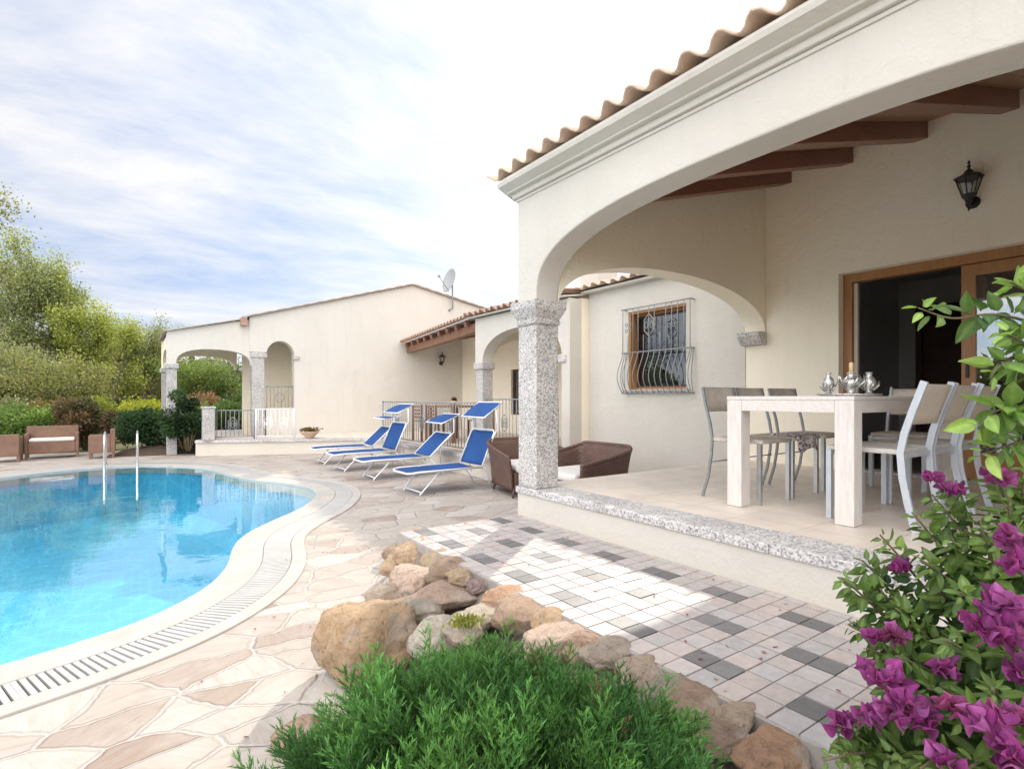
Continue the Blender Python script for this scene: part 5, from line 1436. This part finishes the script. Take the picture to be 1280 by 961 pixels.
# bract clusters
def petal(nu, nv, wid, cup, tip, wav=0):
    V = []; Fc = []; B = []
    for j in range(nv+1):
        t = j/nv; w_ = wid*(sin(pi*min(1, t**.85))**.8)*(1-.25*t)+.008
        for i in range(nu+1):
            s_ = -1+2*i/nu
            V.append((w_*s_, t, cup*s_*s_*w_*2+tip*t*t+wav*sin(t*9+s_*3)*abs(s_))); B.append((.78+.3*t)*(1.18 if abs(s_)<.2 else 1.0)*(1+.06*sin(t*14)*abs(s_)))
    for j in range(nv):
        for i in range(nu): a = j*(nu+1)+i; Fc.append((a,a+1,a+nu+2,a+nu+1))
    return V, Fc, np.array(B)
BR_V, BR_F, BR_B = petal(4, 6, .52, .45, -.06, .04)
clusters = [(1250,600,1.28,.8),(1190,614,1.34,.7),(1165,600,1.36,.45),(1265,682,1.1,.95),(1275,715,1.05,.9),(1230,738,1.1,.95),(1128,712,1.3,.5),(1118,800,1.14,.7),
            (1160,826,1.08,.8),(1252,760,1.0,1.0),(1232,790,1.0,1.3),(1260,800,.98,1.2),(1212,832,.98,1.2),(1245,840,.97,1.1),(1280,850,.95,1.0),(1098,800,1.16,.45),(1110,855,1.05,1.2),(1088,842,1.1,.6),
            (1140,868,1.0,1.0),(1068,898,1.04,1.15),(1130,890,1.0,1.1),(1098,900,1.02,.9),(1150,900,1.0,.9),(1210,920,.92,1.5),(1190,890,.97,.8),(1245,925,.9,1.4),(1135,945,.95,1.3),(1270,900,.93,.8),
            (1160,850,1.08,.7),(1270,780,1.0,.9),(1052,908,1.08,.7),(1275,960,.88,1.1),(1185,960,.93,.8),(1235,660,1.2,.5),(1180,840,1.06,.6)]
clusters = [c for k, c in enumerate(clusters) if (k % 5 != 3 and k % 7 != 5) or k < 4]
for ci, (px, py, d_, s) in enumerate(clusters):
    c = np.array(sp(px, py, d_)); m_ = int(10+10*s); cr = np.random.default_rng(100+ci)
    dirs = cr.normal(size=(m_,3)); dirs[:,2] = np.abs(dirs[:,2])*.6+.35; dirs += np.array([-.25,.0,0])
    dn = dirs/np.linalg.norm(dirs,axis=1,keepdims=True)
    rad = .020*s*cr.random(m_)[:,None]
    pos = c+dn*rad+cr.normal(size=(m_,3))*.007*s
    s = min(s, 1.1)*.92; size = (.022+.013*cr.random(m_))*(.72+.28*s)
    hue = cr.random(); cols = cjit((.27,.045,.205) if hue > .12 else (.29,.065,.17), m_, cr, .3, (.46,.14,.40), cr.random(m_)**2*.9)
    fl = inst_mesh('flower_cluster', BR_V, BR_F, frames(pos, dn, size, cr), cols, MT['bract'], bg, vcol=BR_B)

fr_ = np.random.default_rng(9); n = 150
ps = []
while len(ps) < n:
    x, y = fr_.uniform(.2,2.65), fr_.uniform(.8,5.5)
    if x > 1.64 and y < 3.78: z = .006
    elif x < .9 or y > 3.9: z = DECK+.006
    else: continue
    if (Vector((x,y))-Vector(JC.xy)).length < .6: continue
    ps.append((x,y,z))
ps = np.array(ps); dd = fr_.normal(size=(n,3)); dd[:,2] = .12
tag(inst_mesh('fallen_leaves', LV, LF, frames(ps, dd, .010+.014*fr_.random(n), fr_, .25, (0,0,1)), cjit((.30,.20,.11), n, fr_, .35, (.30,.10,.18)), MT['leaf'], None), 'dry leaves and petals scattered over the path and paving', 'leaf litter', kind='stuff')

# ================================================================== TREES AND HEDGES
OL1, OL2 = (.135,.17,.065), (.35,.38,.145)
tree('feathery_tree', 'tallest feathery olive green tree at the left edge behind the pool', 20, 24, 8.3, 4.4, 41, OL1, OL2, .15, 26000, .16)
tree('feathery_tree', 'tall narrow olive green tree with loose top right of the tallest one', 92, 25, 7.3, 2.4, 42, OL1, OL2, .14, 17000, .12)
tree('yellow_green_tree', 'bushy yellow green tree in front of the sparse dark tree', 134, 24.5, 5.4, 3.0, 43, (.16,.20,.05), (.40,.43,.09), .13, 17000, .11, low=.15)
tree('sparse_tree', 'thin sparse dark tree just left of the far loggia', 180, 29, 6.0, 3.4, 44, (.13,.16,.07), (.28,.30,.12), .14, 13000, .10, low=.2)
tree('overhanging_tree', 'tree outside the left edge whose branch tip hangs into the sky', -176, 11.5, 6.3, 4.3, 45, (.11,.13,.05), (.27,.26,.09), .11, 15000, .13, low=.45)
tree('background_tree', 'dense low olive tree filling behind the tallest one', 50, 31, 3.4, 5.5, 46, (.14,.16,.07), (.28,.29,.12), .18, 15000, .12, low=.08)
tree('background_tree', 'dense dark rounded tree between the yellow green tree and loggia', 168, 34, 4.8, 5.6, 47, (.12,.14,.06), (.25,.26,.10), .18, 14000, .12, low=.08)
tree('background_tree', 'greyish feathery tree at the far left behind the wicker armchair', -14, 19, 3.8, 4.2, 48, (.17,.19,.10), (.30,.32,.16), .13, 14000, .1, low=.1)
tree('background_tree', 'olive tree low behind the light green hedge', 100, 19, 2.6, 3.6, 49, (.14,.16,.06), (.30,.30,.10), .11, 14000, .1, low=.08)
tree('loggia_tree', 'bright green leafy tree seen through the left half of the loggia arch', 256, 26, 2.9, 3.2, 50, (.09,.14,.035), (.20,.27,.06), .13, 12000, .1, low=.1)
tree('loggia_tree', 'grey green tree seen through the right half of the loggia arch', 300, 28, 3.1, 3.4, 51, (.08,.11,.05), (.15,.20,.08), .14, 12000, .1, low=.1)
hd = dict()
def hs(px, d_, z=DECK): return at(px, d_, z)
shrub('hedge_shrub', 'light green hedge shrub behind the wicker sofa', hs(45,13.8), 1.1, .6, .95, 61, (.11,.19,.045), (.22,.32,.08), .07, 12000)
shrub('hedge_shrub', 'light green hedge shrub at the far left edge', hs(-5,13.6), .9, .6, .85, 62, (.10,.17,.045), (.20,.29,.08), .07, 9000)
shrub('red_tipped_shrub', 'dark shrub with reddish leaves behind the side-on armchair', hs(108,13.6), .75, .6, 1.25, 63, (.06,.085,.035), (.20,.10,.06), .07, 11000)
shrub('red_tipped_shrub', 'reddish shrub between the sofa and the armchair', hs(80,14.6), .7, .6, 1.25, 69, (.09,.10,.035), (.24,.15,.06), .07, 9000)
shrub('yellow_shrub', 'bright yellow green shrub left of the dark hedge', hs(158,16.5), .95, .6, 1.20, 64, (.16,.22,.03), (.42,.42,.05), .07, 10000)
shrub('dark_hedge', 'dark green rounded shrub left of the loggia steps', at(190,12.9,-.16), .62, .5, .86, 65, (.028,.065,.026), (.06,.13,.045), .055, 12000)
shrub('dark_hedge', 'dark green shrub against the granite block of the terrace', at(231,12.45,-.16), .48, .42, .90, 66, (.03,.07,.028), (.07,.14,.05), .055, 12000)
shrub('climbing_shrub', 'dark climbing shrub round the left loggia column', (1.06,14.25,-.2), .30, .25, 1.5, 67, (.025,.05,.022), (.07,.12,.045), .06, 6000)
shrub('garden_shrub', 'dark green shrub seen through the loggia right beside the column', hs(305,22), 1.3, .8, 1.35, 68, (.04,.09,.025), (.09,.17,.04), .09, 9000)
shrub('garden_shrub', 'brown red shrub seen through the loggia arch', hs(272,22.5), 1.2, .8, 1.4, 70, (.13,.07,.04), (.25,.14,.09), .09, 7000)
shrub('garden_shrub', 'green shrub low behind the loggia railing', hs(283,19.8), 1.4, .6, .95, 71, (.06,.11,.03), (.13,.20,.05), .08, 8000)
# scattered white-flowered ground shrubs left
shrub('flowering_shrub', 'pale flowering shrub at the left edge below the trees', hs(8,16), 1.2, .7, 1.3, 72, (.10,.12,.06), (.20,.22,.12), .06, 8000, flowers=((.55,.52,.48), 400))
# far-off woodland around the garden, one mass
wr = np.random.default_rng(77); W = 60000
ang = wr.uniform(0, 2*pi, W); rad_ = 46+wr.normal(size=W)*3+6*np.sin(ang*5)
hmax = 2.6+1.3*np.sin(ang*9+1)+1.0*np.sin(ang*23)+.8*np.sin(ang*41+2)
zz = DECK+np.abs(wr.random(W)**.8)*hmax
ps = np.stack([rad_*np.sin(ang), rad_*np.cos(ang)+4, zz], 1)
cols = cjit((.09,.115,.05), W, wr, .25, (.17,.19,.08))*(.5+.6*(zz-DECK)/4)[:,None]
tag(inst_mesh('distant_woods', LEAF_V, LEAF_F, frames(ps, wr.normal(size=(W,3)), .45+.5*wr.random(W), wr), cols, MT['leaf']), 'far-off olive green woodland ringing the garden', 'woodland', kind='stuff')
mc_ = at(205,12.9,DECK); b = MB()
b.grid(lambda u, v: mc_+Vector((1.15*v*cos(2*pi*u), .75*v*sin(2*pi*u), .20*(1-v**2.2)+.03*noise.noise(Vector((u*5,v*5,1)))-.02)), 40, 10)
tag(b.build('planting_bed', MT['soil']), kind='structure')
# neighbour's low wall glimpsed at the left
t = thing('garden_wall', 'low pale wall glimpsed between the yellow shrub and loggia column', 'wall', at(190,20,DECK))
b = MB(); p, q = at(150,20.5,DECK), at(330,20.5,DECK); b.bar(p+Vector((0,0,.35)), q+Vector((0,0,.35)), .2, .7); b.build('masonry', MT['plaster_far'], t)
b = MB(); b.bar(p+Vector((0,0,.73)), q+Vector((0,0,.73)), .26, .05); b.build('coping', MT['coping'], t)

# ================================================================== LIGHT
SUN_AZ = radians(53.1); SUN_EL = radians(32.2)
sdv = Vector((sin(SUN_AZ)*cos(SUN_EL), cos(SUN_AZ)*cos(SUN_EL), sin(SUN_EL)))
sl_ = bpy.data.lights.new('sun', 'SUN'); sl_.energy = 4.0; sl_.angle = radians(.9); sl_.color = (1,.93,.82)
so = bpy.data.objects.new('sun', sl_); COL.objects.link(so); so.rotation_euler = (-sdv).to_track_quat('-Z','Y').to_euler()
w = bpy.data.worlds.new('World'); scene.world = w; w.use_nodes = True; nt = w.node_tree; nt.nodes.clear()
wo = nt.nodes.new('ShaderNodeOutputWorld'); bgd = nt.nodes.new('ShaderNodeBackground'); bgd.inputs[1].default_value = .12
sky = nt.nodes.new('ShaderNodeTexSky'); sky.sky_type = 'NISHITA'; sky.sun_disc = False
sky.sun_elevation = SUN_EL; sky.sun_rotation = SUN_AZ; sky.dust_density = .8; sky.ozone_density = 2.0; sky.air_density = 1.0
tc = nt.nodes.new('ShaderNodeTexCoord'); gen = tc.outputs['Generated']
sx = nt.nodes.new('ShaderNodeSeparateXYZ'); L(nt, gen, sx.inputs[0])
den = math_n(nt, 'ADD', math_n(nt, 'MAXIMUM', sx.outputs[2], 0.0), .16)
cb2 = nt.nodes.new('ShaderNodeCombineXYZ'); L(nt, math_n(nt,'DIVIDE',sx.outputs[0],den), cb2.inputs[0]); L(nt, math_n(nt,'DIVIDE',sx.outputs[1],den), cb2.inputs[1])
skyb = mixc(nt, .62, sky.outputs[0], (4.0,5.1,7.9))
mp = nt.nodes.new('ShaderNodeMapping'); mp.inputs['Rotation'].default_value = (0,0,radians(25)); mp.inputs['Scale'].default_value = (.8,1.35,1); L(nt, cb2.outputs[0], mp.inputs[0])
cn = noise_n(nt, mp.outputs[0], 1.5, 11, .62, .25)
cn2 = noise_n(nt, mp.outputs[0], .45, 4, .5)
cm = math_n(nt, 'ADD', math_n(nt,'MULTIPLY',cn.outputs[0],.7), math_n(nt,'MULTIPLY',cn2.outputs[0],.45))
mask = ramp(nt, cm, [(.47, (.08,.08,.08)), (.67, (.95,.95,.95))])
dt = nt.nodes.new('ShaderNodeVectorMath'); dt.operation = 'DOT_PRODUCT'; L(nt, gen, dt.inputs[0]); dt.inputs[1].default_value = tuple(sdv)
dp_ = math_n(nt, 'MAXIMUM', dt.outputs['Value'], 0.0)
halo = math_n(nt, 'ADD', math_n(nt,'MULTIPLY', math_n(nt,'POWER',dp_,4.5), .48), math_n(nt,'MULTIPLY', math_n(nt,'POWER',dp_,60.0), 1.5))
cc_ = mixc(nt, 1.0, (7.9,7.9,8.0), (1,1,1), 'MULTIPLY')
skyc = mixc(nt, mask, skyb, cc_)
hv = nt.nodes.new('ShaderNodeVectorMath'); hv.operation = 'SCALE'; hv.inputs[0].default_value = (8,7.8,7.3); L(nt, halo, hv.inputs['Scale'])
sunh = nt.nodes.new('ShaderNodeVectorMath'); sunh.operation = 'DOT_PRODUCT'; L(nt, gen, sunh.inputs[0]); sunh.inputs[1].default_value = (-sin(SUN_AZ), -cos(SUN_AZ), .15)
sky_fill = ramp(nt, sunh.outputs['Value'], [(.0, (1,1,1)), (.75, (4.5,4.15,3.7))])      # added sky boost opposite the sun, out of view, lights shaded walls
zn = ramp(nt, sx.outputs[2], [(.62, (1,1,1)), (.95, (1.5,1.5,1.5))])  # overhead sky brightened too, added fill above the view
skyc = mixc(nt, 1.0, skyc, sky_fill, 'MULTIPLY'); skyc = mixc(nt, 1.0, skyc, zn, 'MULTIPLY')
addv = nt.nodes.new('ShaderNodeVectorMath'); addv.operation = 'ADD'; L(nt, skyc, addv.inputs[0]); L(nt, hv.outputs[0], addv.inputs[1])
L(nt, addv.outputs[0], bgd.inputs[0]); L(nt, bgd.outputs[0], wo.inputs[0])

# ================================================================== CAMERA
cam = bpy.data.cameras.new('camera'); co_ = bpy.data.objects.new('camera', cam); COL.objects.link(co_)
cam.sensor_width = 36; cam.lens = F/1280*36; cam.shift_y = 16.5/1280; cam.clip_end = 2000; cam.clip_start = .02
co_.location = (0,0,1.0); co_.rotation_euler = (radians(90),0,radians(-35)); scene.camera = co_
scene.view_settings.view_transform = 'Standard'; scene.view_settings.look = 'None'; scene.view_settings.exposure = 0
scene.render.engine = 'CYCLES'; scene.cycles.max_bounces = 8; scene.cycles.transparent_max_bounces = 12
